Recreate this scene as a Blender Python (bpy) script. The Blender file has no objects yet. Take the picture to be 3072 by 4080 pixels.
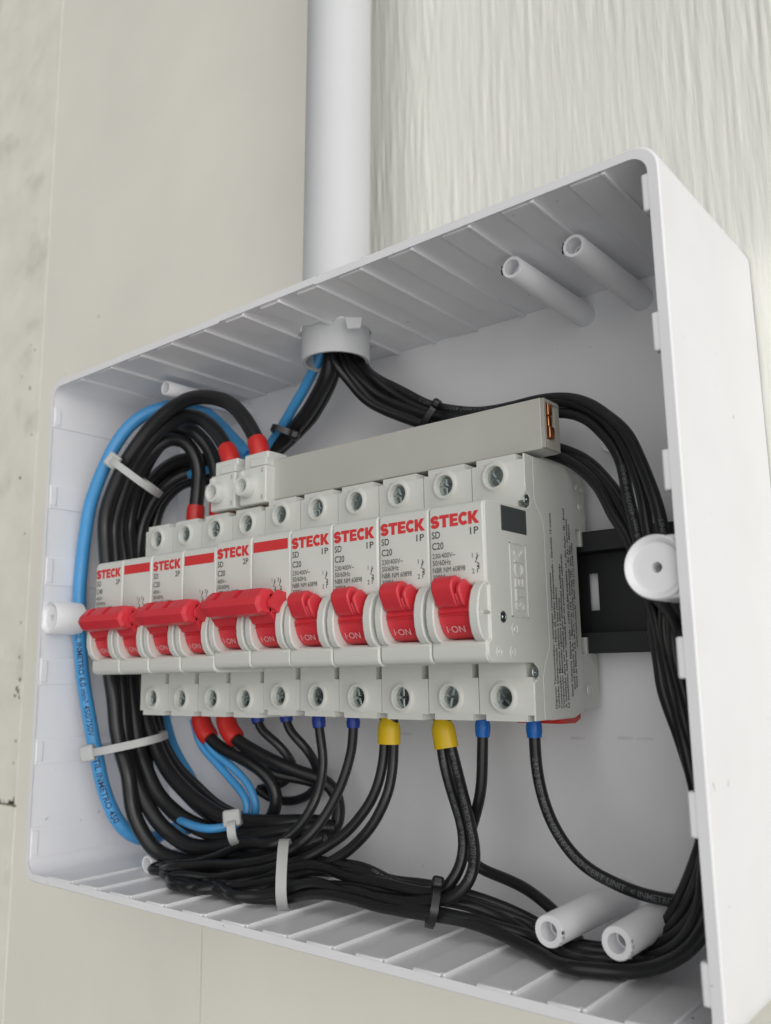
import bpy, math, random
from mathutils import Vector, noise
random.seed(7)
R = math.radians
MM = 0.001
scene = bpy.context.scene
COL = scene.collection

# ------------------------------------------------------------------ camera
cam_d = bpy.data.cameras.new('camera')
cam = bpy.data.objects.new('camera', cam_d); COL.objects.link(cam)
cam.location = (0.29494, -0.18731, -0.02296)
cam.rotation_euler = (1.7528, 0.0154, 0.6831)
cam_d.sensor_fit = 'VERTICAL'; cam_d.sensor_height = 36.0; cam_d.sensor_width = 27.1
cam_d.lens = 30.473
cam_d.clip_start = 0.005; cam_d.clip_end = 50
cam_d.dof.use_dof = True
cam_d.dof.focus_distance = 0.262
cam_d.dof.aperture_fstop = 17.0
scene.camera = cam

# ------------------------------------------------------------------ world and sun (open shade, broad soft daylight from the right)
SUN = Vector((0.80, -0.59, 0.05)).normalized()
world = bpy.data.worlds.new('World'); scene.world = world; world.use_nodes = True
wn = world.node_tree.nodes; wl = world.node_tree.links
bg = wn['Background']; sky = wn.new('ShaderNodeTexSky'); hs = wn.new('ShaderNodeHueSaturation')
sky.sky_type = 'NISHITA'; sky.sun_disc = False
sky.sun_elevation = math.asin(SUN.z); sky.sun_rotation = math.atan2(SUN.x, SUN.y)
sky.dust_density = 3.0
hs.inputs['Saturation'].default_value = 0.10
wl.new(sky.outputs[0], hs.inputs['Color']); wl.new(hs.outputs[0], bg.inputs['Color'])
bg.inputs['Strength'].default_value = 0.10
sl = bpy.data.lights.new('sun', 'SUN'); sl.energy = 1.7; sl.angle = R(130); sl.color = (1.0, 0.995, 0.97)
so = bpy.data.objects.new('sun', sl); COL.objects.link(so)
so.rotation_euler = SUN.to_track_quat('Z', 'Y').to_euler()

scene.view_settings.view_transform = 'Standard'; scene.view_settings.look = 'None'
scene.view_settings.exposure = 0.52; scene.view_settings.gamma = 1.0
scene.view_settings.use_curve_mapping = False
scene.render.engine = 'CYCLES'
scene.cycles.max_bounces = 10; scene.cycles.diffuse_bounces = 6

# ------------------------------------------------------------------ materials
def mat(name, color, rough=0.45, metal=0.0, var=0.04, bump=0.0, bscale=900.0, spec=0.5, coat=0.0, sss=0.0,
        speck=0.0, stretch=None, trans=0.0, dirt=0.0, bdist=0.0002):
    m = bpy.data.materials.new(name); m.use_nodes = True
    nt = m.node_tree; n = nt.nodes; l = nt.links
    b = n['Principled BSDF']
    b.inputs['Roughness'].default_value = rough; b.inputs['Metallic'].default_value = metal
    b.inputs['Specular IOR Level'].default_value = spec
    b.inputs['Coat Weight'].default_value = coat
    if trans: b.inputs['Transmission Weight'].default_value = trans
    if sss:
        b.inputs['Subsurface Weight'].default_value = sss
        b.inputs['Subsurface Radius'].default_value = (1, 0.95, 0.9); b.inputs['Subsurface Scale'].default_value = 0.002
    tc = n.new('ShaderNodeTexCoord'); src = tc.outputs['Object']
    if stretch:
        mp = n.new('ShaderNodeMapping'); mp.inputs['Scale'].default_value = stretch
        l.new(src, mp.inputs['Vector']); src = mp.outputs[0]
    n1 = n.new('ShaderNodeTexNoise'); n1.inputs['Scale'].default_value = 14 if stretch else 45; n1.inputs['Detail'].default_value = 6
    l.new(tc.outputs['Object'], n1.inputs['Vector'])
    mr = n.new('ShaderNodeMapRange'); mr.inputs['From Min'].default_value = 0.3; mr.inputs['From Max'].default_value = 0.7
    mr.inputs['To Min'].default_value = 1 - var; mr.inputs['To Max'].default_value = 1 + var
    l.new(n1.outputs['Fac'], mr.inputs['Value'])
    mx = n.new('ShaderNodeMix'); mx.data_type = 'RGBA'; mx.blend_type = 'MULTIPLY'; mx.inputs['Factor'].default_value = 1
    mx.inputs[6].default_value = (*color, 1)
    l.new(mr.outputs[0], mx.inputs[7]); out = mx.outputs[2]
    if speck or dirt:                                   # small dark dust specks, and smudges
        for sc, lo, hi, amt, dk in ((330, 0.735, 0.80, speck, (0.10, 0.10, 0.10, 1)), (28, 0.56, 0.78, dirt, (0.34, 0.345, 0.28, 1))):
            if not amt: continue
            n2 = n.new('ShaderNodeTexNoise'); n2.inputs['Scale'].default_value = sc; n2.inputs['Detail'].default_value = 3 if sc > 100 else 8
            l.new(src, n2.inputs['Vector'])
            r2 = n.new('ShaderNodeMapRange'); r2.inputs['From Min'].default_value = lo; r2.inputs['From Max'].default_value = hi
            r2.inputs['To Max'].default_value = amt
            l.new(n2.outputs['Fac'], r2.inputs['Value'])
            m2 = n.new('ShaderNodeMix'); m2.data_type = 'RGBA'
            m2.inputs[7].default_value = dk
            l.new(r2.outputs[0], m2.inputs['Factor']); l.new(out, m2.inputs[6]); out = m2.outputs[2]
    l.new(out, b.inputs['Base Color'])
    rr = n.new('ShaderNodeMapRange'); rr.inputs['To Min'].default_value = max(rough - 0.07, 0.02); rr.inputs['To Max'].default_value = min(rough + 0.07, 1)
    l.new(n1.outputs['Fac'], rr.inputs['Value']); l.new(rr.outputs[0], b.inputs['Roughness'])
    if bump:
        nb = n.new('ShaderNodeTexNoise'); nb.inputs['Scale'].default_value = bscale; nb.inputs['Detail'].default_value = 3
        l.new(src, nb.inputs['Vector'])
        bp = n.new('ShaderNodeBump'); bp.inputs['Strength'].default_value = bump; bp.inputs['Distance'].default_value = bdist
        l.new(nb.outputs['Fac'], bp.inputs['Height']); l.new(bp.outputs[0], b.inputs['Normal'])
    return m

M = {
 'box':    mat('white box plastic', (0.845, 0.85, 0.875), 0.42, var=0.015, bump=0.15, bscale=1400, speck=0.8, dirt=0.07),
 'case':   mat('breaker plastic', (0.665, 0.675, 0.64), 0.40, var=0.02, bump=0.18, bscale=2200, speck=0.25),
 'conn':   mat('connector plastic', (0.70, 0.71, 0.68), 0.38, var=0.015),
 'red':    mat('toggle red plastic', (0.66, 0.042, 0.058), 0.40, var=0.04, bump=0.1, bscale=1800),
 'print_red': mat('red print', (0.68, 0.045, 0.05), 0.5, var=0.06),
 'print_black': mat('black print', (0.035, 0.035, 0.04), 0.55),
 'print_white': mat('white print', (0.62, 0.60, 0.60), 0.55),
 'print_pink': mat('pale print on red', (0.75, 0.42, 0.42), 0.5),
 'print_cable': mat('pale cable print', (0.105, 0.11, 0.115), 0.6, var=0.5),
 'print_navy': mat('dark cable print', (0.01, 0.03, 0.09), 0.6, var=0.3),
 'dark_label': mat('dark grey label', (0.055, 0.065, 0.065), 0.45, var=0.08),
 'zinc':   mat('zinc plated steel', (0.44, 0.49, 0.485), 0.25, metal=1.0, var=0.3),
 'black':  mat('black cable insulation', (0.012, 0.0125, 0.014), 0.34, var=0.25, bump=0.15, bscale=700),
 'blue':   mat('blue cable insulation', (0.065, 0.31, 0.64), 0.36, var=0.06, bump=0.1, bscale=700),
 'fer_red': mat('red terminal sleeve', (0.58, 0.025, 0.02), 0.38, var=0.06),
 'fer_navy': mat('dark blue ferrule', (0.012, 0.045, 0.30), 0.38, var=0.06),
 'fer_blue': mat('light blue ferrule', (0.008, 0.13, 0.48), 0.38, var=0.06),
 'fer_yellow': mat('yellow ferrule', (0.68, 0.46, 0.010), 0.38, var=0.05),
 'nylon':  mat('white nylon', (0.46, 0.475, 0.475), 0.36, var=0.08, sss=0.25, bump=0.3, bscale=1500),
 'rail':   mat('black rail', (0.008, 0.009, 0.011), 0.55, var=0.15),
 'bus':    mat('grey busbar insulation', (0.485, 0.485, 0.45), 0.5, var=0.05, speck=0.25),
 'bus_end': mat('cut grey insulation', (0.36, 0.35, 0.31), 0.8, var=0.25, bump=1.0, bscale=900),
 'copper': mat('copper', (0.72, 0.30, 0.13), 0.32, metal=1.0, var=0.2, bump=0.5, bscale=500),
 'pipe':   mat('white conduit pvc', (0.645, 0.66, 0.675), 0.42, var=0.015),
 'wall_rough': mat('brushed textured paint', (0.84, 0.84, 0.785), 0.38, var=0.03, bump=0.55, bscale=480, stretch=(1, 1, 0.10), bdist=0.0006),
 'wall_board': mat('smooth painted board', (0.865, 0.85, 0.77), 0.42, var=0.03, bump=0.22, bscale=600, stretch=(1, 1, 0.06), speck=0.3),
 'wall_dirty': mat('stained painted board', (0.855, 0.84, 0.755), 0.5, var=0.05, bump=0.5, bscale=200, dirt=0.5),
 'stain':  mat('dark mould spots', (0.20, 0.19, 0.15), 0.9, var=0.4),
 'mark':   mat('grey moulding mark', (0.70, 0.70, 0.72), 0.7, var=0.3),
}

# ------------------------------------------------------------------ mesh helpers (all in millimetres)
class MB:
    def __init__(s): s.v = []; s.f = []
    def add(s, vs, fs):
        o = len(s.v); s.v += [tuple(v) for v in vs]; s.f += [tuple(i + o for i in f) for f in fs]; return s
    def box(s, x0, x1, y0, y1, z0, z1):
        return s.add([(x0,y0,z0),(x1,y0,z0),(x1,y1,z0),(x0,y1,z0),(x0,y0,z1),(x1,y0,z1),(x1,y1,z1),(x0,y1,z1)],
                     [(0,3,2,1),(4,5,6,7),(0,1,5,4),(1,2,6,5),(2,3,7,6),(3,0,4,7)])
    def prism(s, prof, x0, x1):            # profile of (y, z), counter clockwise seen from +x
        n = len(prof)
        a = sum(prof[i][0]*prof[(i+1)%n][1]-prof[(i+1)%n][0]*prof[i][1] for i in range(n))
        if a < 0: prof = prof[::-1]
        vs = [(x0,y,z) for y,z in prof] + [(x1,y,z) for y,z in prof]
        fs = [tuple(range(n))[::-1], tuple(range(n,2*n))] + [(i,(i+1)%n,(i+1)%n+n,i+n) for i in range(n)]
        return s.add(vs, fs)
    def loft(s, rings, cap=True):
        n = len(rings[0]); vs = [p for r in rings for p in r]; fs = []
        for k in range(len(rings)-1):
            for i in range(n):
                j = (i+1) % n; fs.append((k*n+i, k*n+j, (k+1)*n+j, (k+1)*n+i))
        if cap: fs += [tuple(range(n))[::-1], tuple(range((len(rings)-1)*n, len(rings)*n))]
        return s.add(vs, fs)
    def lathe_y(s, cx, cz, prof, n=28, cap=True):   # profile of (radius, y), from front to back
        rings = [[(cx + r*math.cos(2*math.pi*i/n), y, cz + r*math.sin(2*math.pi*i/n)) for i in range(n)] for r, y in prof]
        return s.loft(rings, cap)
    def lathe_z(s, prof, n=48, cap=False):          # profile of (x, y, radius, z)
        rings = [[(x + r*math.cos(2*math.pi*i/n), y + r*math.sin(2*math.pi*i/n), z) for i in range(n)] for x, y, r, z in prof]
        return s.loft(rings, cap)
    def mesh(s, name, smooth=False, angle=None):
        me = bpy.data.meshes.new(name)
        me.from_pydata([(x*MM, y*MM, z*MM) for x, y, z in s.v], [], s.f); me.update()
        import bmesh
        bm = bmesh.new(); bm.from_mesh(me); bmesh.ops.recalc_face_normals(bm, faces=bm.faces); bm.to_mesh(me); bm.free()
        if smooth:
            for p in me.polygons: p.use_smooth = True
            if angle: me.set_sharp_from_angle(angle=R(angle))
        return me
    def build(s, name, m, parent=None, bevel=0.0, smooth=False, angle=None, seg=2):
        o = bpy.data.objects.new(name, s.mesh(name, smooth, angle)); COL.objects.link(o)
        o.data.materials.append(M[m]); o.parent = parent
        if bevel:
            b = o.modifiers.new('bevel', 'BEVEL'); b.width = bevel*MM; b.segments = seg; b.limit_method = 'ANGLE'; b.angle_limit = R(40)
            b.harden_normals = False
            for p in o.data.polygons: p.use_smooth = True
            o.data.set_sharp_from_angle(angle=R(50))
        return o

def thing(name, label, cat, loc=(0,0,0), group=None):
    o = bpy.data.objects.new(name, None); COL.objects.link(o); o.empty_display_size = 0.01
    o.location = [v*MM for v in loc]; o['label'] = label; o['category'] = cat
    if group: o['group'] = group
    return o
def tag(o, label, cat, group=None):
    o['label'] = label; o['category'] = cat
    if group: o['group'] = group
    return o

# lettering -----------------------------------------------------------------
_tc = {}
def text_geo(txt, bold=0.0):
    k = (txt, bold)
    if k not in _tc:
        def raw(t):
            cu = bpy.data.curves.new('txt', 'FONT'); cu.body = t; cu.size = 1.0; cu.offset = bold; cu.resolution_u = 3
            ob = bpy.data.objects.new('txt', cu); COL.objects.link(ob)
            dg = bpy.context.evaluated_depsgraph_get(); dg.update()
            me = bpy.data.meshes.new_from_object(ob.evaluated_get(dg))
            vs = [(v.co.x, v.co.y) for v in me.vertices]; fs = [tuple(p.vertices) for p in me.polygons]
            bpy.data.objects.remove(ob); bpy.data.curves.remove(cu); bpy.data.meshes.remove(me)
            return vs, fs
        vs, fs = raw(txt)
        hv, _ = raw('H'); y0 = min(v[1] for v in hv); h = max(v[1] for v in hv) - y0
        x0 = min(v[0] for v in vs); w = (max(v[0] for v in vs) - x0) / h
        _tc[k] = ([((x-x0)/h, (y-y0)/h) for x, y in vs], fs, w)
    return _tc[k]
def lettering(txt, m, parent, org, ud, vd, height, width=None, bold=0.0, align='L', name='lettering', lift=0.06, thick=0.0, col=None):
    vs, fs, w = text_geo(txt, bold)
    ud = Vector(ud).normalized(); vd = Vector(vd).normalized(); nd = ud.cross(vd)
    sx = (width / w) if width else height
    off = {'L': 0, 'R': -w*sx, 'C': -w*sx/2}[align]
    o = Vector(org)
    mb = MB()
    P = [o + ud*(x*sx + off) + vd*(y*height) + nd*(lift + thick) for x, y in vs]
    mb.add(P, fs)
    if thick:
        edges = {}
        for f in fs:
            for i in range(len(f)):
                e = (f[i], f[(i+1) % len(f)]); edges[tuple(sorted(e))] = edges.get(tuple(sorted(e)), []) + [e]
        n0 = len(mb.v); mb.v += [tuple(p - nd*(thick + 0.1)) for p in P]
        for k2, e in edges.items():
            if len(e) == 1: a, b = e[0]; mb.f.append((b, a, a + n0, b + n0))
    me = bpy.data.meshes.new(name)
    me.from_pydata([(x*MM, y*MM, z*MM) for x, y, z in mb.v], [], mb.f); me.update()
    ob = bpy.data.objects.new(name, me); COL.objects.link(ob); me.materials.append(M[m]); ob.parent = parent
    return ob
def _strip(cl, w):
    L = []; Rr = []
    for i, p in enumerate(cl):
        a = Vector(cl[max(i-1, 0)]); b = Vector(cl[min(i+1, len(cl)-1)]); tt = (b-a).normalized(); nn = Vector((-tt.y, tt.x))*w/2
        L.append(tuple(Vector(p)+nn)); Rr.append(tuple(Vector(p)-nn))
    n = len(cl); return L+Rr, [(i, i+1, n+i+1, n+i) for i in range(n-1)]
def _ell(cx, cy, rx, ry, a0, a1, n): return [(cx+rx*math.cos(R(a0+(a1-a0)*i/n)), cy+ry*math.sin(R(a0+(a1-a0)*i/n))) for i in range(n+1)]
def heavy_steck():
    vs = []; fs = []
    def put(v, f, dx):
        o = len(vs); vs.extend([(x+dx, y) for x, y in v]); fs.extend([tuple(i+o for i in q) for q in f])
    def poly(p, dx): put(p, [tuple(range(len(p)))], dx)
    def rc(x0, y0, x1, y1, dx): poly([(x0,y0),(x1,y0),(x1,y1),(x0,y1)], dx)
    cl = _ell(0.47, 0.68, 0.31, 0.19, 8, 235, 12) + [(0.47, 0.5)] + _ell(0.47, 0.32, 0.32, 0.19, 55, -172, 12)
    put(*_strip(cl, 0.30), 0.0)
    rc(0, .72, 1.0, 1, .93); rc(.32, 0, .68, .72, .93)
    rc(0, 0, .36, 1, 1.98); rc(.36, .75, .84, 1, 1.98); rc(.36, .38, .78, .62, 1.98); rc(.36, 0, .86, .25, 1.98)
    put(*_strip(_ell(0.52, 0.5, 0.37, 0.37, 40, 320, 18), 0.31), 2.86)
    rc(0, 0, .36, 1, 3.82); poly([(.36,.40),(.66,.50),(1.04,1),(.62,1),(.36,.63)], 3.82); poly([(.36,.40),(.66,0),(1.10,0),(.66,.50)], 3.82)
    return vs, fs, 4.92
_tc[('#STECK', 0)] = heavy_steck()
def strokes(lines, w, m, parent, org, ud, vd, name='lettering', lift=0.06):
    ud = Vector(ud).normalized(); vd = Vector(vd).normalized(); nd = ud.cross(vd); o = Vector(org); mb = MB()
    for ln in lines:
        for (a, b), (c, d) in zip(ln[:-1], ln[1:]):
            t = Vector((c-a, d-b)); L = t.length or 1; t /= L; nn = Vector((-t.y, t.x))*w/2; e = t*w*0.3
            q = [Vector((a,b))-e+nn, Vector((a,b))-e-nn, Vector((c,d))+e-nn, Vector((c,d))+e+nn]
            mb.add([o + ud*p.x + vd*p.y + nd*lift for p in q], [(0,1,2,3)])
    return mb.build(name, m, parent)

# =================================================================== SETTING: the wall
wall = bpy.data.objects.new('wall', None); COL.objects.link(wall); wall['kind'] = 'structure'
wall['label'] = 'off white painted wall, brushed texture right of the conduit and smooth boards left'
wall.empty_display_size = 0.01
YW = 70.0
def rough_wall():
    x0, x1, z0, z1 = 60.0, 520.0, -90.0, 640.0
    nx, nz = 640, 190
    mb = MB()
    for j in range(nz+1):
        for i in range(nx+1):
            x = x0 + (x1-x0)*i/nx; z = z0 + (z1-z0)*j/nz
            wob = 1.2*noise.noise(Vector((x*0.03, 3.1, z*0.02)))
            a = noise.noise(Vector(((x+wob)*0.40, 0.0, z*0.020)))
            b = noise.noise(Vector(((x+wob)*0.85, 7.0, z*0.055)))
            c = noise.noise(Vector((x*0.95, 11.0, z*0.11)))
            h = 0.36*max(a, -0.2) + 0.25*max(b, -0.3) + 0.10*c
            h *= 0.75 + 0.9*noise.noise(Vector((x*0.045, 21.0, z*0.02))) + 0.4*noise.noise(Vector((x*0.15, 31.0, z*0.06)))
            ramp = min(1.0, (x-x0)/14.0)
            mb.v.append((x, YW - 0.5 - h*ramp, z))
    w = nx+1
    for j in range(nz):
        for i in range(nx): mb.f.append((j*w+i, j*w+i+1, (j+1)*w+i+1, (j+1)*w+i))
    o = mb.build('rough_panel', 'wall_rough', wall, smooth=True)
    return o
rough_wall()
for bx0, bx1, bz0, bz1, dy, bv, m in ((-177.0, -18.0, -420.0, 900.0, 0.0, 0.0, 'wall_board'), (-18.0, 59.8, -90.0, 900.0, 0.0, 0.0, 'wall_board'), (-17.4, 520.0, -420.0, -90.2, 0.0, 0.4, 'wall_board'),
                                  (-420.0, -178.2, -420.0, -93.2, 0.35, 0.4, 'wall_dirty'), (-420.0, -178.2, -92.0, 900.0, 0.35, 0.4, 'wall_dirty'), (-900.0, -421.0, -420.0, 900.0, 0.6, 0.5, 'wall_dirty')):
    MB().box(bx0, bx1, YW-0.4+dy, YW+14, bz0, bz1).build('board', m, wall, bevel=bv)
MB().box(-900, 520, YW+14.2, YW+16, -420, 900).build('backing_board', 'wall_dirty', wall)
# mould spots and little cracks on the stained board
def blot(x, z, r, y):
    n = 11; ps = []
    for i in range(n):
        a = 2*math.pi*i/n; q = r*random.uniform(0.35, 1.25)
        ps.append((x + q*math.cos(a)*0.8, y, z + q*math.sin(a)))
    c = (x, y, z)
    MB().add([c]+ps, [(0, 1+i, 1+(i+1)%n) for i in range(n)]).build('mould_spot', 'stain', wall)
for x, z, r in ((-182.5,-31,2.3),(-184,-29,2.0),(-186,-33,1.5),(-181,-34,1.3),(-183.2,-12,1.2),(-184,8,0.9),(-182,-58,1.0),(-185,120,1.1),(-190,150,1.4),(-192,178,1.0),(-187,174,0.8),(-201,160,1.3),
                (-183,-70,1.1),(-186,60,1.0),(-195,95,1.5),(-181.4,-24,1.4)):
    blot(x, z, r, YW-0.4+0.35-0.15)
for _ in range(26): blot(-178.5-abs(random.gauss(0, 9)), -91.5+random.gauss(0, 1.0), random.uniform(0.4, 1.5), YW-0.4+0.35-0.15)
for x, z, r in ((-126,118,1.5),(-118,176,0.8),(-150,150,0.6)): blot(x, z, r, YW-0.4-0.15)

# =================================================================== THE ENCLOSURE BOX
XL, XR, ZB, ZT = -39.7, 228.5, -100.1, 101.1
YF, YI, YB = -0.4, 65.5, 68.7
TW = 2.4
box = thing('enclosure_box', 'open white plastic electrical enclosure mounted on the wall below the conduit', 'electrical box', ((XL+XR)/2, YB, ZB))
BO = Vector(((XL+XR)/2, YB, ZB))
def bpart(mb, name, m='box', **k):
    mb.v = [tuple(Vector(v) - BO) for v in mb.v]
    return mb.build(name, m, box, **k)
HX, HY, HR = 92.0, 36.0, 12.5            # conduit axis and outer radius
# shell: rounded rectangle ring open at the conduit hole section
def rrect(x0, x1, z0, z1, r, n=7):
    pts = []
    for cx, cz, a0 in ((x1-r, z1-r, 90), (x1-r, z0+r, 0), (x0+r, z0+r, -90), (x0+r, z1-r, -180)):
        for i in range(n+1):
            a = R(a0 - 90*i/n); pts.append((cx + r*math.cos(a), cz + r*math.sin(a)))
    return pts
HS0, HS1 = 70.0, 116.0
outer = rrect(XL, XR, ZB, ZT, 6.5); inner = rrect(XL+TW, XR-TW, ZB+TW, ZT-TW, 4.6)
outer = [(HS1, ZT)] + outer + [(HS0, ZT)]; inner = [(HS1, ZT-TW)] + inner + [(HS0, ZT-TW)]
mb = MB(); n = len(outer); ys = [YF, 10, 30, 50, YI]
RB = 0.45                                 # softened rim
def ringpts(loop, y): return [(x, y, z) for x, z in loop]
def inset(loop, d):
    cx, cz = (XL+XR)/2, (ZB+ZT)/2
    return [(x - math.copysign(min(d, abs(x-cx)), x-cx) if abs(x-cx) > 100 else x, z - math.copysign(d, z-cz)) if abs(z-cz) > 90 else (x - math.copysign(d, x-cx), z) for x, z in loop]
strips = [ringpts(outer, YB), ringpts(outer, YF+RB), ringpts(inset(outer, RB), YF), ringpts(inset(inner, -RB), YF), ringpts(inner, YF+RB), ringpts(inner, YI)]
base = 0
for st in strips: mb.v += st
for k in range(len(strips)-1):
    for i in range(n-1): mb.f.append((k*n+i, k*n+i+1, (k+1)*n+i+1, (k+1)*n+i))
# top section with the ragged hole the conduit comes through
angs = sorted(set([2*math.pi*i/40 for i in range(40)] + [math.atan2(sz*1, sx*1) % (2*math.pi) for sx, sz in ()]))
def hole_r(a):
    d = math.degrees(a) % 360
    r = 13.1 + 0.5*math.sin(3*a+1) + 0.35*math.sin(7*a) + 0.3*math.sin(11*a+2)
    for c0, wdt, amp in ((318, 13, 5.6), (185, 14, 2.0), (250, 20, 0.8), (345, 9, 2.6)):
        dd = abs((d - c0 + 180) % 360 - 180)
        if dd < wdt: r += amp*(1 - dd/wdt)
    return r
def to_rect(a, x0, x1, y0, y1):
    c, s_ = math.cos(a), math.sin(a); t = 1e9
    if c > 1e-9: t = min(t, (x1-HX)/c)
    if c < -1e-9: t = min(t, (x0-HX)/c)
    if s_ > 1e-9: t = min(t, (y1-HY)/s_)
    if s_ < -1e-9: t = min(t, (y0-HY)/s_)
    return HX + c*t, HY + s_*t
corner = [math.atan2(yy-HY, xx-HX) % (2*math.pi) for xx in (HS0, HS1) for yy in (YF, YI)]
angs = sorted(set([2*math.pi*i/72 for i in range(72)] + corner))
na = len(angs); o0 = len(mb.v)
for zz in (ZT-TW, ZT):
    for a in angs: mb.v.append((*to_rect(a, HS0, HS1, YF if zz < ZT else YF, YI if zz < ZT else YB), zz))
    for a in angs: mb.v.append((HX + hole_r(a)*math.cos(a), HY + hole_r(a)*math.sin(a), zz + (0.25*math.sin(9*a) if zz < ZT else 0)))
for i in range(na):
    j = (i+1) % na
    mb.f.append((o0+i, o0+j, o0+na+j, o0+na+i)); q = o0+2*na
    mb.f.append((q+i, q+j, q+na+j, q+na+i)); mb.f.append((o0+na+i, o0+na+j, q+na+j, q+na+i)); mb.f.append((o0+i, o0+j, q+j, q+i))
bpart(mb, 'shell', smooth=True, angle=35)
bpart(MB().box(XL+2.2, XR-2.2, YI, YB-0.1, ZB+2.2, ZT-2.2), 'back_panel', bevel=0.3)
# ceiling knock-out panels (raised slats), skipping nothing: the hole slat is split around the pipe
cz = ZT-TW
ribs = [-17.9, 3.7, 23.6, 42.3, 61.2, 81.4, 99.0, 116.6, 134.9, 154.4, 174.4, 194.2, 214.4]
for i, x in enumerate(ribs):
    x1 = x; x0 = x - 9.6
    zt = cz + 0.05
    if HX-19 < (x0+x1)/2 < HX+19:
        bpart(MB().box(x0, x1, 0.9, HY-17.5, zt-0.75, zt), 'knockout_slat', bevel=0.2); bpart(MB().box(x0, x1, HY+17.5, YI-5, zt-0.75, zt), 'knockout_slat', bevel=0.2)
    else:
        bpart(MB().box(x0, x1, 0.9, YI-0.2-(i % 2)*3.5, zt-0.75, zt), 'knockout_slat', bevel=0.2)
    bpart(MB().box(x1-0.9, x1+0.35, 0.3, YI-0.3, zt-1.15, zt), 'ceiling_rib', bevel=0.25)
# floor slats with their little stop tabs at the rim
fz = ZB+TW
fl = [(-24,-8.3),(-2.2,9.0),(16.6,28.2),(37.6,47.4),(56.8,67.1),(75.8,86.6),(94.0,104.4),(111.9,121.9),(130.1,140.0),(149.4,158.6),(168.6,178.7),(187.6,196.5),(206.0,215.0)]
for i, (x0, x1) in enumerate(fl):
    bpart(MB().box(x0, x1, 2.2, YI-0.2-(i % 2)*2.5, fz-0.05, fz+0.7), 'knockout_slat', bevel=0.2)
    bpart(MB().box(x0+0.4, x1-0.4, -0.1, 1.9, fz-0.05, fz+1.0), 'rim_tab', bevel=0.35)
    bpart(MB().box(x1-0.2, x1+0.9, 0.6, YI-0.3, fz-0.05, fz+1.05), 'floor_rib', bevel=0.25)
# left wall slats
lx = XL+TW
for z0, z1 in ((82.7,88.4),(47.9,54.6),(15.7,24.2),(-24.5,-17.1),(-55.4,-49.0),(-90.9,-82.6)):
    bpart(MB().box(lx-0.05, lx+0.7, 0.2, YI-0.2, z0-1.5, z1+1.5), 'knockout_slat', bevel=0.2)
    bpart(MB().box(lx-0.05, lx+1.1, 0.0, 3.0, z0-0.6, z1+0.6), 'rim_tab', bevel=0.3)
# right wall slats (inside) and rim tabs
rx = XR-TW
for z0, z1 in ((83.7,93.3),(48.7,58.2),(15.9,25.4),(-25.5,-16.5),(-58.1,-48.7),(-90.5,-82.0)):
    bpart(MB().box(rx-0.7, rx+0.05, 3.2, YI-0.2, z0, z1), 'knockout_slat', bevel=0.2)
    bpart(MB().box(rx-2.3, rx+0.05, -0.3, 2.6, z0, z1), 'rim_tab', bevel=0.55, seg=3)
# hollow screw posts
def post(x, z, yf, r=4.0):
    pr = [(1.9, 45), (1.9, yf+5.2), (2.35, yf+5.2), (2.35, yf+0.1), (r-0.25, yf), (r, yf+0.3), (r+0.45, YI+0.1)]
    mb = MB().lathe_y(x, z, pr, 36, cap=False)
    o = len(mb.v); c = [(x, 44, z)]; mb.v += c
    nn = 36; mb.f += [(o, i, (i+1) % nn) for i in range(nn)]
    bpart(mb, 'screw_post', smooth=True, angle=40)
    m2 = MB()
    if x > 100:                          # scuffed burr on the cut rim
        for k in range(4):
            a = R(random.uniform(100, 200) if z > 0 else random.uniform(-40, 20))
            m2.box(x+r*math.cos(a)-0.25, x+r*math.cos(a)+0.2, yf-0.02, yf+0.6, z+r*math.sin(a)-0.4, z+r*math.sin(a)+0.35)
        bpart(m2, 'scuff', 'dark_label' if z > 0 else 'bus')
for x, z in ((176.6, 92.0), (196.3, 92.0), (12.6, 92.4), (178.6, -87.9), (196.8, -87.6), (2.2, -94.0)):
    post(x, z, 19.0 if x > 100 else 20.0 if z > 0 else 26.0, 4.0 if x > 100 and z < 0 else 3.4 if x > 100 else 3.0 if z > 0 else 3.2)
# cover-screw bosses on the side walls
def boss(xc, zc, rr, side):
    n = 40
    pr = [(1.25, 9.0), (1.25, 1.35), (rr-1.7, 1.25), (rr-1.25, 0.45), (rr-0.35, 0.05), (rr, 0.5), (rr, 13.0)]
    mb = MB().lathe_y(xc, zc, pr, n, cap=False)
    o = len(mb.v); mb.v.append((xc, 8.0, zc)); mb.f += [(o, i, (i+1) % n) for i in range(n)]
    b = bpart(mb, 'cover_boss', smooth=True, angle=38)
    xw = rx if side > 0 else lx
    bpart(MB().box(min(xc+side*2.2, xw+side*0.4), max(xc+side*2.2, xw+side*0.4), 1.6, 12.8, zc-rr+0.25, zc+rr-0.25), 'boss_web', bevel=0.4)
boss(220.3, -0.9, 7.4, 1)
boss(-32.2, 0.5, 6.6, -1)
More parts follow.
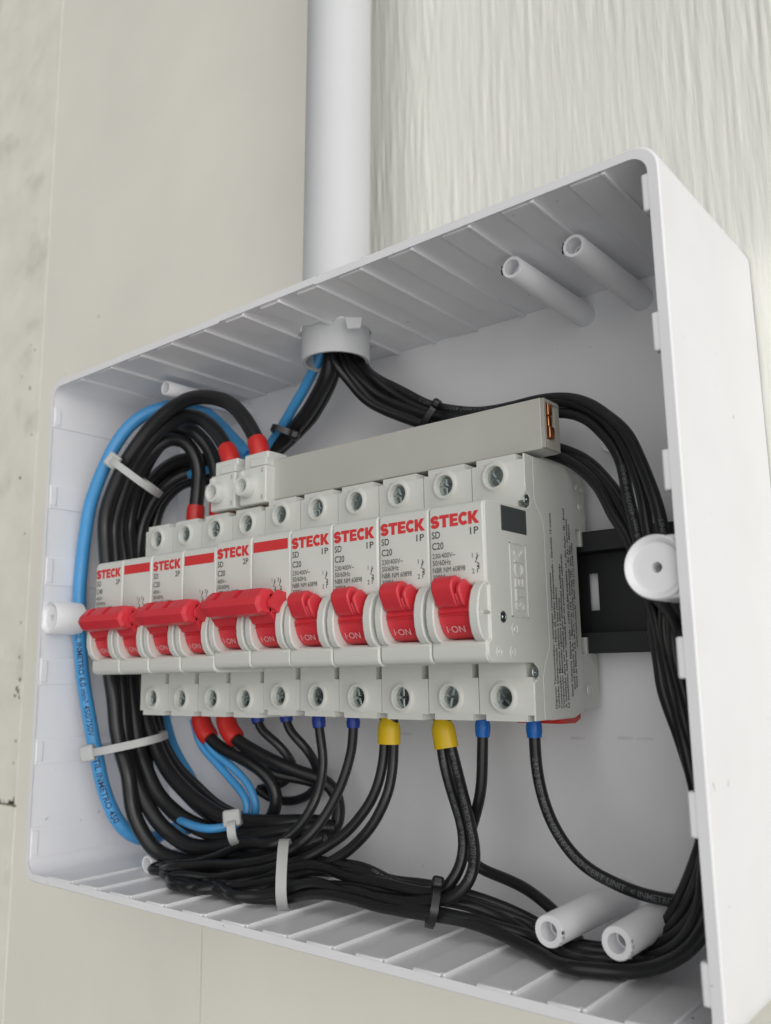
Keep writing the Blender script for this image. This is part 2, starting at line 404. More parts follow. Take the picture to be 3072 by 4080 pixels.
# back panel details: countersunk fixing hole, small pillar, moulding marks
mb = MB().lathe_y(-21.3, -68.4, [(1.2, YI+1.0), (1.2, YI-0.9), (3.2, YI-1.0), (3.9, YI-0.9), (4.3, YI+0.05)], 28, cap=False); bpart(mb, 'fixing_hole', smooth=True, angle=40)
bpart(MB().lathe_y(-21.3, -68.4, [(1.15, YI-0.2), (1.15, YI-0.1)], 20), 'fixing_painted_shade', 'bus')  # grey disc, paints the shade inside the fixing hole
bpart(MB().lathe_y(186.0, 46.0, [(1.2, 58.5), (3.4, 58.2), (3.8, 59), (4.2, YI+0.1)], 24, cap=True), 'rear_pillar', smooth=True, angle=40)
for x, z, w in ((150.5,-44.5,8.0),(166,-44.2,5.0),(181.5,-43.6,5.0),(187.6,-43.6,5.2),(120,-44.8,7.0),(98,-45,6.0)):
    bpart(MB().box(x-w/2, x+w/2, YI-0.12, YI+0.1, z-0.5, z+0.4), 'moulding_mark', 'mark')

# =================================================================== CONDUIT
con = thing('conduit_pipe', 'white vertical conduit pipe entering the top of the open box', 'conduit', (HX, HY, 88))
def cx_(z): return HX + 0.022*(z-100)
zs = [88.0, 88.4, 110, 700]
mb = MB().lathe_z([(cx_(88.4)-HX, 0, 10.9, 120-88), (0, 0, 10.9, 0.2), (0, 0, 11.3, 0.0), (0, 0, HR-0.3, 0.0), (0, 0, HR, 0.4), (cx_(110)-HX, 0, HR, 22), (cx_(700)-HX, 0, HR-0.3, 612)], 64)
mb.build('pipe_wall', 'pipe', con, smooth=True, angle=40)
# torn flap of box plastic pushed down beside the conduit
bpart(MB().add([(107.0, 24.0, cz+0.2), (111.5, 28.2, cz+0.2), (108.6, 30.2, cz-3.6), (105.6, 27.2, cz-4.0), (107.2, 23.8, cz+0.5), (111.8, 28.2, cz+0.5), (109.2, 30.0, cz-3.4), (106.1, 27.0, cz-3.8)],
     [(0,1,2,3),(7,6,5,4),(0,4,5,1),(1,5,6,2),(2,6,7,3),(3,7,4,0)]), 'torn_flap')

# =================================================================== DIN RAIL
rail = thing('din_rail', 'black mounting rail behind the breakers, its end showing right of them', 'rail', (100, 64.6, -17.5))
def rp(mb, name, **k):
    mb.v = [(x-100, y-64.6, z+17.5) for x, y, z in mb.v]; return mb.build(name, 'rail', rail, **k)
mb = MB().prism([(56.2,18.4),(57.2,18.4),(57.2,13.6),(63.4,13.6),(63.4,12.2),(56.2,12.2)], -8, 213)
mb.prism([(56.2,-18.6),(57.2,-18.6),(57.2,-13.8),(63.4,-13.8),(63.4,-12.4),(56.2,-12.4)], -8, 213)
rp(mb, 'flange', bevel=0.2)
# web with slotted hole
mb = MB(); xs0, xs1 = 174.0, 177.3
mb.box(-8, xs0, 62.2, 63.3, -12.3, 12.1).box(xs1, 213, 62.2, 63.3, -12.3, 12.1).box(xs0, xs1, 62.2, 63.3, -12.3, -5.4).box(xs0, xs1, 62.2, 63.3, 6.1, 12.1)
rp(mb, 'web')
rp(MB().box(150, 168, 63.4, 65.4, -10, 10), 'rail_foot')

# =================================================================== BREAKERS
PW, GAP = 17.6, 0.34
PX1 = PW - GAP
def arc(cy, cz_, r, a0, a1, n): return [(cy + r*math.cos(R(a0+(a1-a0)*i/n)), cz_ + r*math.sin(R(a0+(a1-a0)*i/n))) for i in range(n+1)]
def terminal_plate(mb, x0, x1, z0, z1, cx, cz0, r=3.1, rr=4.15, y=22.0, h=0.55, dep=10.0):
    n = 32
    cor = [math.atan2(zz-cz0, xx-cx) % (2*math.pi) for xx in (x0, x1) for zz in (z0, z1)]
    an = sorted(set([2*math.pi*i/n for i in range(n)] + cor)); k = len(an); o = len(mb.v)
    def rect(a):
        c, s_ = math.cos(a), math.sin(a); t = 1e9
        if c > 1e-9: t = min(t, (x1-cx)/c)
        if c < -1e-9: t = min(t, (x0-cx)/c)
        if s_ > 1e-9: t = min(t, (z1-cz0)/s_)
        if s_ < -1e-9: t = min(t, (z0-cz0)/s_)
        return cx+c*t, cz0+s_*t
    rings = [[(*rect(a), y+dep) for a in an], [(*rect(a), y) for a in an]]
    for rad, yy in ((rr+0.7, y), (rr+0.15, y-0.25), (rr-0.15, y-h), (rr-0.5, y-h-0.12), (r+0.1, y-h), (r, y-h+0.25), (r, y+dep)):
        rings.append([(cx+rad*math.cos(a), cz0+rad*math.sin(a), yy) for a in an])
    for rg in rings: mb.v += [(a, c, b) for a, b, c in rg]
    for q in range(len(rings)-1):
        for i in range(k): mb.f.append((o+q*k+i, o+q*k+(i+1) % k, o+(q+1)*k+(i+1) % k, o+(q+1)*k+i))
    mb.f.append(tuple(o+(len(rings)-1)*k+i for i in range(k)))

def screw_mesh():
    mb = MB(); r = 2.95
    mb.lathe_y(0, 0, [(r, 0.75), (r, 1.8)], 28)
    g = 0.42
    for q in range(4):                         # four raised quadrants leave a cross slot
        pts = []
        a0, a1 = 90*q + math.degrees(math.asin(g/r)), 90*(q+1) - math.degrees(math.asin(g/r))
        for i in range(8):
            a = R(a0 + (a1-a0)*i/7); pts.append((r*math.cos(a), r*math.sin(a)))
        a = R(90*q+45); pts.append((g*1.414*math.cos(a), g*1.414*math.sin(a)))
        m_ = len(pts)
        top = [(x*0.86, 0.0 + 0.10*(math.hypot(x,z)/r), z*0.86) for x, z in pts]; mid = [(x, 0.35, z) for x, z in pts]; bot = [(x, 0.8, z) for x, z in pts]
        top[-1] = (pts[-1][0], 0.0, pts[-1][1])
        mb.loft([top, mid, bot])
    return mb.mesh('terminal_screw', True, 25)
SCREW = screw_mesh(); SCREW.materials.append(M['zinc'])
def add_screw(par, x, z):
    o = bpy.data.objects.new('terminal_screw', SCREW); COL.objects.link(o); o.parent = par
    o.location = (x*MM, 22.9*MM, z*MM); o.rotation_euler = (R(random.uniform(-4, 4)), R(random.uniform(0, 90)), R(random.uniform(-4, 4)))
_mesh = {}
def shared(key, fn, name, m, par, dx=0.0, bevel=0.0, smooth=False, angle=None):
    if key not in _mesh:
        ob = fn().build(name, m, par, bevel=bevel, smooth=smooth, angle=angle); _mesh[key] = ob
    else:
        src = _mesh[key]; ob = src.copy(); COL.objects.link(ob); ob.name = name; ob.parent = par
    ob.location = (dx*MM, 0, 0); return ob

def housing():
    mb = MB()
    mb.prism([(32,-37.0),(45,-37.0),(52,-35.2),(60.8,-34.6),(61.6,-33),(61.6,-19.2),(59.2,-18.6),(59.2,-13.9),(55.0,-13.9),(55.0,-18.9),(51.5,-18.9),(51.5,18.7),(55.0,18.7),(55.0,13.7),(59.0,13.7),(59.0,33.0),(56,35.6),(46.0,37.2),(32,37.2)], 0, PX1)
    terminal_plate(mb, 0, PX1, 23.6, 35.4, 7.7, 31.6)
    terminal_plate(mb, 0, PX1, -35.3, -25.2, 7.7, -30.6)
    mb.box(0, 14.9, 22.0, 32.2, 21.4, 23.6).box(1.7, 14.9, 22.0, 32.2, 35.4, 37.2)
    mb.box(0, 15.2, 22.0, 32.2, -25.2, -21.4).box(2.0, 15.2, 22.0, 32.2, -37.0, -35.3)
    return mb
def cover():
    mb = MB()
    mb.prism([(32,20.8),(1.6,20.8),(0.7,20.45),(0.15,19.8),(0,19.0),(0,-0.6),(0.9,-1.5),(32,-1.5)], 0, PX1)          # label face
    mb.prism([(32,-1.5),(7.5,-1.5),(7.5,-15.4),(32,-15.4)], 0, PX1)                                                   # core
    mb.prism([(32,-15.4),(0.8,-15.4),(-0.1,-16.1),(-0.1,-19.4),(0.35,-20.6),(1.7,-21.4),(32,-21.4)], 0, PX1)          # chin
    mb.box(0, 1.0, 1.2, 8.0, -15.5, -1.4).box(PX1-1.0, PX1, 1.2, 8.0, -15.5, -1.4)
    return mb
def cheek(x0, x1):
    pr = [(7.4,-1.0),(0.4,-0.8),(-1.0,-1.6),(-2.2,-3.2),(-3.1,-5.6),(-3.45,-8.3),(-3.2,-11.3),(-2.4,-13.8),(-1.2,-15.3),(-0.2,-15.9),(7.4,-15.6)]
    return MB().prism(pr, x0, x1)
def drum():
    pr = [(8.4,-1.0)] + arc(6.6, -8.0, 7.9, 130, 176, 6) + [(-1.75,-8.2),(-1.1,-8.6),(-1.75,-9.0)] + arc(6.6, -8.0, 7.9, 189, 238, 6) + [(8.4,-15.2)]
    return MB().prism(pr, 3.35, 13.85)
LEV = [(1.2,-1.4),(1.0,-7.1),(-2.3,-7.0),(-3.4,-6.0),(-5.1,-2.9),(-5.3,-1.7),(-4.9,-0.5),(-3.9,0.6),(-2.6,1.1),(-0.9,0.7)]
def lever():
    mb = MB().prism(LEV, 3.7, 10.3)
    mb.prism([(1.2,-1.6),(1.0,-7.0),(-2.2,-6.9),(-3.2,-6.0),(-4.2,-4.2),(-4.2,-3.6),(-2.6,-2.8),(-1.2,-1.4)], 10.3, 11.2)
    mb.prism([(1.2,-1.5),(1.0,-7.05),(-2.2,-6.95),(-3.3,-6.0),(-4.8,-3.2),(-4.7,-2.1),(-3.4,-0.6),(-1.6,0.2)], 11.2, 12.5)
    return mb
def joined_handle():
    P0 = [(-4.3,-1.2),(-3.5,1.2),(-2.95,1.75),(-1.25,3.4),(-0.7,3.9),(2.6,3.9),(4,1.5),(3.6,-3.4),(0.2,-4.5),(-2.7,-3.9)]
    PN = list(P0); PN[2] = (-1.1,-0.1); PN[3] = (0.6,1.5)
    cy, czz = -6.0, -1.3
    def st(x, k, P, dy=0, dz=0): return [(x, cy+dy+y*k, czz+dz+z*k) for y, z in P]
    rings = [st(2.2,0.22,P0,0.8,-0.3), st(2.9,0.55,P0,0.4), st(4.2,0.82,P0,0.1), st(6.5,1,P0)]
    for a, b in ((9.0,11.6),(18.6,21.4)):
        rings += [st(a,1,P0), st(a+0.02,1,PN), st(b-0.02,1,PN), st(b,1,P0)]
    rings += [st(28.0,1,P0), st(30.0,0.97,P0), st(31.2,0.8,P0,0.2)]
    mb = MB().loft(rings)
    for dx in (0, PW):
        mb.prism([(1.2,-1.8),(1.0,-8.0),(-2.6,-7.9),(-5.0,-4.8),(-5.0,0.6),(-2.0,0.9)], dx+3.5, dx+13.6)
    mb.prism([(0.5,1.2),(0.5,-5.5),(-3.0,-5.0),(-6.4,-3.2),(-6.6,-1.4),(-3.2,2.0)], 32.0, 33.2)      # split right end
    mb.box(30.8, 32.4, -4.5, 0.3, -4.8, -2.2)
    return mb
SYM = [[(0.9,4.3),(0.9,3.0)],[(0.5,3.0),(1.3,3.7)],[(0.9,3.0),(0.3,2.0)],[(0.9,2.0),(0.9,1.7),(1.4,1.7),(1.4,1.1),(0.9,1.1),(0.9,0.8),(1.4,0.8),(1.4,0.3),(0.9,0.3),(0.9,-0.7)]]
UX, UZ = (1,0,0), (0,0,1)
def breaker(k0, poles, rating, label, dz=0.0, dy=0.0, last=False):
    b = thing('circuit_breaker', label, 'circuit breaker', (k0*PW, dy+random.uniform(-0.15,0.2), dz+random.uniform(-0.15,0.15)), 'circuit breakers clipped in a row on the black rail')
    for p in range(poles):
        dx = p*PW
        shared('housing', housing, 'housing', 'case', b, dx, bevel=0.28)
        shared('cover', cover, 'front_cover', 'case', b, dx, bevel=0.5)
        shared('cheekL', lambda: cheek(0.55, 3.15), 'toggle_guard', 'case', b, dx, bevel=0.35)
        shared('cheekR', lambda: cheek(14.05, 16.95), 'toggle_guard', 'case', b, dx, bevel=0.35)
        shared('drum', drum, 'toggle_drum', 'red', b, dx, bevel=0.1)
        shared('pin', lambda: MB().lathe_y(17.0, -8.6, [(0.5,-1.2),(0.5,3.0)], 12), 'pivot_pin', 'bus', b, dx, smooth=True, angle=40)
        for z in (31.6, -30.6): add_screw(b, dx+7.7, z)
        lettering('I\u00b7ON', 'print_pink', b, (dx+8.6, -0.62, -13.4), UX, (0, -0.42, 0.9), 1.75, 5.6, align='C', lift=0.12)
        if p == 0:
            lettering('#STECK', 'print_red', b, (dx+0.5, 0, 14.5), UX, UZ, 3.4, 15.7, bold=0)
            lettering('SD', 'print_black', b, (dx+0.9, 0, 11.75), UX, UZ, 1.85, 2.7, bold=0.008)
            lettering('%dP' % poles, 'print_black', b, (dx+15.8, 0, 11.75), UX, UZ, 1.85, 2.6, bold=0.008, align='R')
            lettering(rating, 'print_black', b, (dx+0.9, 0, 8.75), UX, UZ, 1.85, 3.7, bold=0.008)
            lettering('230/400V~' if poles == 1 else '400V~', 'print_black', b, (dx+0.95, 0, 6.35), UX, UZ, 1.32, 7.4 if poles == 1 else 4.2, bold=0.0)
            lettering('50/60Hz', 'print_black', b, (dx+0.95, 0, 4.45), UX, UZ, 1.35, 5.9, bold=0.0)
            lettering('NBR NM 60898', 'print_black', b, (dx+0.95, 0, 2.5), UX, UZ, 1.35, 10.4, bold=0.0)
            lettering('3000A', 'print_black', b, (dx+0.95, 0, 0.6), UX, UZ, 1.32, 4.2, bold=0.0)
        if poles == 1:
            strokes(SYM, 0.22, 'print_black', b, (14.2, 0, 2.3), UX, UZ)
            lettering('1', 'print_black', b, (dx+13.6, 0, 5.6), UX, UZ, 1.2, bold=0.0); lettering('2', 'print_black', b, (dx+13.4, 0, 1.5), UX, UZ, 1.2, bold=0.0)
        elif p == 1:
            MB().add([(dx+0.6,-0.06,14.9),(dx+16.2,-0.06,14.9),(dx+16.2,-0.06,18.2),(dx+0.6,-0.06,18.2)], [(0,1,2,3)]).build('red_stripe', 'print_red', b)
            for q, t in ((0, '1'), (2.5, '3')):
                strokes([[(x+q, z) for x, z in ln] for ln in SYM], 0.2, 'print_black', b, (dx+9.6, 0, 1.6), UX, UZ)
                lettering(t, 'print_black', b, (dx+9.2+q, 0, 5.0), UX, UZ, 1.2, bold=0.0)
    if poles == 1: shared('lever', lever, 'toggle_lever', 'red', b, 0, bevel=0.4)
    else: shared('handle', joined_handle, 'joined_handle', 'red', b, 0, smooth=True, angle=24)
    return b
B1 = breaker(0, 2, 'C40', 'two pole C40 breaker with joined red handle, leftmost of the row', dz=-1.1, dy=0.3)
B2 = breaker(2, 2, 'C20', 'two pole C20 breaker with joined red handle, beside the leftmost C40 breaker', dz=-1.0, dy=0.2)
B3 = breaker(4, 2, 'C20', 'two pole C20 breaker with joined red handle, next to the single pole breakers')
B4 = breaker(6, 1, 'C20', 'single pole C20 breaker, leftmost of the four with separate red toggles')
B5 = breaker(7, 1, 'C20', 'single pole C20 breaker, second of four, left of the one above the right yellow ferrule')
B6 = breaker(8, 1, 'C20', 'single pole C20 breaker, third of four, just left of the rightmost breaker')
B7 = breaker(9, 1, 'C20', 'single pole C20 breaker at the right end of the row with printed grey side', last=True)
# the printed right side of the end breaker
SX = PW - GAP
side = [(26,20.9),(2.0,20.9),(0.7,20.3),(0.2,19.2),(0.2,-0.9),(1.4,-1.6),(1.4,-15.3),(0.4,-16.2),(0.2,-19.8),(0.9,-20.9),(2.2,-21.4),(26,-21.4)]
MB().prism([(22.0,37.0),(22.0,26.0),(24.0,25.0),(24.4,22.6),(22.6,21.2),(2.0,20.7),(0.7,20.2),(0.35,19.2),(0.35,-0.9),(1.6,-1.6),(1.6,-15.3),(0.2,-16.2),(0,-19.6),(0.9,-20.8),(2.2,-21.2),(22.4,-21.3),(24.6,-22.6),(24.4,-25.5),(22.2,-26.6),(22.0,-36.8),(44.9,-36.8),(50,-35.2),(51.4,-33.5),(51.4,33.0),(48.6,36.6),(46,37.0)], SX-0.25, SX+0.35).build('side_panel', 'case', B7, bevel=0.22)
MB().prism([(26.6,36.4),(26.6,24.0),(30.0,20.0),(31.4,17.0),(31.4,-17.0),(28.4,-22.0),(27.0,-25.0),(27.0,-36.4),(29.5,-36.4),(29.5,-25.6),(30.6,-22.4),(33.4,-17.6),(33.6,17.0),(32.2,21.0),(29.2,24.6),(29.0,36.4)], SX+0.2, SX+0.42).build('side_rib', 'case', B7, bevel=0.12)
MB().box(SX+0.3, SX+0.5, 8.3, 21.4, 13.4, 20.2).build('dark_label', 'dark_label', B7, bevel=0.05)
mb = MB()
for a, b_, c, d in ((12.0,20.6,10.2,10.5),(12.0,20.6,-9.4,-9.1),(12.0,12.25,-9.4,10.5),(20.35,20.6,-9.4,10.5)): mb.box(SX+0.3, SX+0.55, a, b_, c, d)
mb.build('emblem_frame', 'case', B7)
UY = (0,1,0)
lettering('STECK', 'case', B7, (SX+0.35, 18.6, -7.6), (0,0,1), (0,-1,0), 4.4, 16.4, bold=0.01, thick=0.3, name='embossed_lettering')
for y, z, r in ((22.4, 23.6, 1.25), (23.0, -24.0, 1.35), (7.4,-9.6,1.3), (5.0,-18.6,1.2), (11.8,-18.6,1.3), (13.2,-12.6,1.45), (55.2,26.0,1.2), (53.5,32.0,0.9), (56.5,31.5,0.7), (55.0,-29.5,1.6)):
    n_ = 20
    rings = [[(SX+h_, y+rr_*math.cos(2*math.pi*i/n_), z+rr_*math.sin(2*math.pi*i/n_)) for i in range(n_)] for rr_, h_ in ((r+0.3, 0.2), (r+0.2, 0.48), (r-0.1, 0.50), (r-0.3, 0.36), (r*0.45, 0.36), (r*0.3, 0.55))]
    MB().loft(rings).build('rivet', 'zinc' if (y, z) in ((22.4,23.6),(23.0,-24.0),(7.4,-9.6)) else 'case', B7, smooth=True, angle=35)
SIDE_TXT = [('Disjuntor Termomagn\u00e9tico - Interruptor Termomagn\u00e9tico', 33.4, -34.0, 38.0), ('Validade: Indeterminada - Plazo de Validez: Indeterminado - Garantia: 12 meses', 34.9, -34.0, 55.5), ('Composi\u00e7\u00e3o: Materiais pl\u00e1sticos e ligas met\u00e1licos', 36.4, -34.0, 34.0),
            ('Composici\u00f3n: Materiales pl\u00e1sticos y aleaciones', 37.8, -34.0, 31.0), ('A instala\u00e7\u00e3o deve ser realizada por profissional qualificado', 39.2, -34.0, 41.0), ('La instalaci\u00f3n debe ser realizada por un profesional calificado', 40.6, -34.0, 44.0),
            ('Steck Ind\u00fastria El\u00e9trica Ltda - CNPJ 05.890.658/0002-10 - S\u00e3o Paulo - SP - Brasil', 43.4, -31.0, 55.0), ('Steck Electric S.A. - Baigorria 163 - Avellaneda - Bs As - Argentina', 44.9, -29.0, 50.0), ('Steck de M\u00e9xico S.A. de C.V. - Av Lomas Verdes 750 - Edo. Mex. - M\u00e9xico', 46.3, -28.5, 48.0), ('www.steck.com.br - SAC +55 (11) 2248-7000', 47.7, -17.0, 31.0)]
for t, y, z, w in SIDE_TXT:
    lettering(t, 'print_black', B7, (SX+0.35, y+0.9, z+(0.0)), (0,0,1), (0,-1,0), 1.1, w, bold=0.02, lift=0.05)
MB().prism([(37.0,-36.6),(48.6,-36.6),(50.4,-34.6),(49.6,-37.6),(46.5,-38.6),(38.0,-38.4)], 2.0, SX-0.4).build('rail_clip', 'fer_red', B7, bevel=0.3)

# =================================================================== BUSBAR AND FEED CONNECTORS
bus = thing('comb_busbar', 'long grey comb busbar above the breakers, cut end showing copper', 'busbar', (120, 30, 38.2))
def bp_(mb, name, m, **k):
    mb.v = [(x-120, y-30, z-38.2) for x, y, z in mb.v]; return mb.build(name, m, bus, **k)
bp_(MB().box(52, 180.4, 25.0, 34.6, 38.2, 53.2), 'insulating_cover', 'bus', bevel=0.35)
mb = MB()
for y0, y1, z0, z1 in ((25.1,26.3,38.4,53.0),(33.6,34.5,38.4,53.0),(26.3,33.6,38.4,41.0),(26.3,33.6,51.9,53.0),(31.6,33.6,41.0,51.9)): mb.box(180.3, 181.3+random.uniform(-0.25,0.25), y0, y1, z0, z1)
bp_(mb, 'cut_edge', 'bus_end', bevel=0.15)
mb = MB().box(178, 181.8, 27.0, 29.4, 48.2, 51.8).box(178, 181.5, 27.6, 29.6, 45.0, 48.2).box(178, 181.9, 27.3, 30.2, 41.6, 45.0)
bp_(mb, 'copper_bar', 'copper', bevel=0.25)
def connector(x, y, z, label):
    c = thing('feed_connector', label, 'terminal connector', (x, y, z), 'white feed connectors above the breakers')
    MB().box(-6.9, 6.9, 0.5, 11.5, 0.2, 13.8).build('body', 'conn', c, bevel=0.5)
    MB().box(-6.2, 6.4, 2.0, 11.8, 13.8, 19.4).build('cable_entry', 'conn', c, bevel=0.5)
    MB().box(-2.0, 6.6, 0.9, 3.0, 14.0, 17.0).build('latch', 'conn', c, bevel=0.3)
    pr = [(2.5, 4.5), (2.5, -3.0), (2.7, -3.3), (3.5, -3.3), (3.7, -3.0), (3.8, 1.0)]
    mb = MB().lathe_y(-2.0, 6.6, pr, 32, cap=False); mb.build('screw_tube', 'conn', c, smooth=True, angle=40)
    MB().lathe_y(-2.0, 6.6, [(2.4, 0.3), (2.4, 1.0)], 24).build('clamp_screw', 'zinc', c, smooth=True, angle=40)
    MB().box(-6.6, -4.8, -0.4, 1.0, 10.5, 12.8).build('rib', 'conn', c, bevel=0.2)
    for zz in (1.4, 11.2): MB().box(4.4, 5.5, 0.42, 1.0, zz, zz+1.7).build('window_slot', 'bus', c)
    MB().box(-3, 1, 5, 7, -6, 0.4).build('pin', 'copper', c)
    return c
connector(48.6, 20.2, 36.9, 'white feed connector with red sleeved cable, left of the pair above the breakers')
connector(65.0, 20.2, 36.9, 'white feed connector with red sleeved cable, right of the pair against the grey busbar')

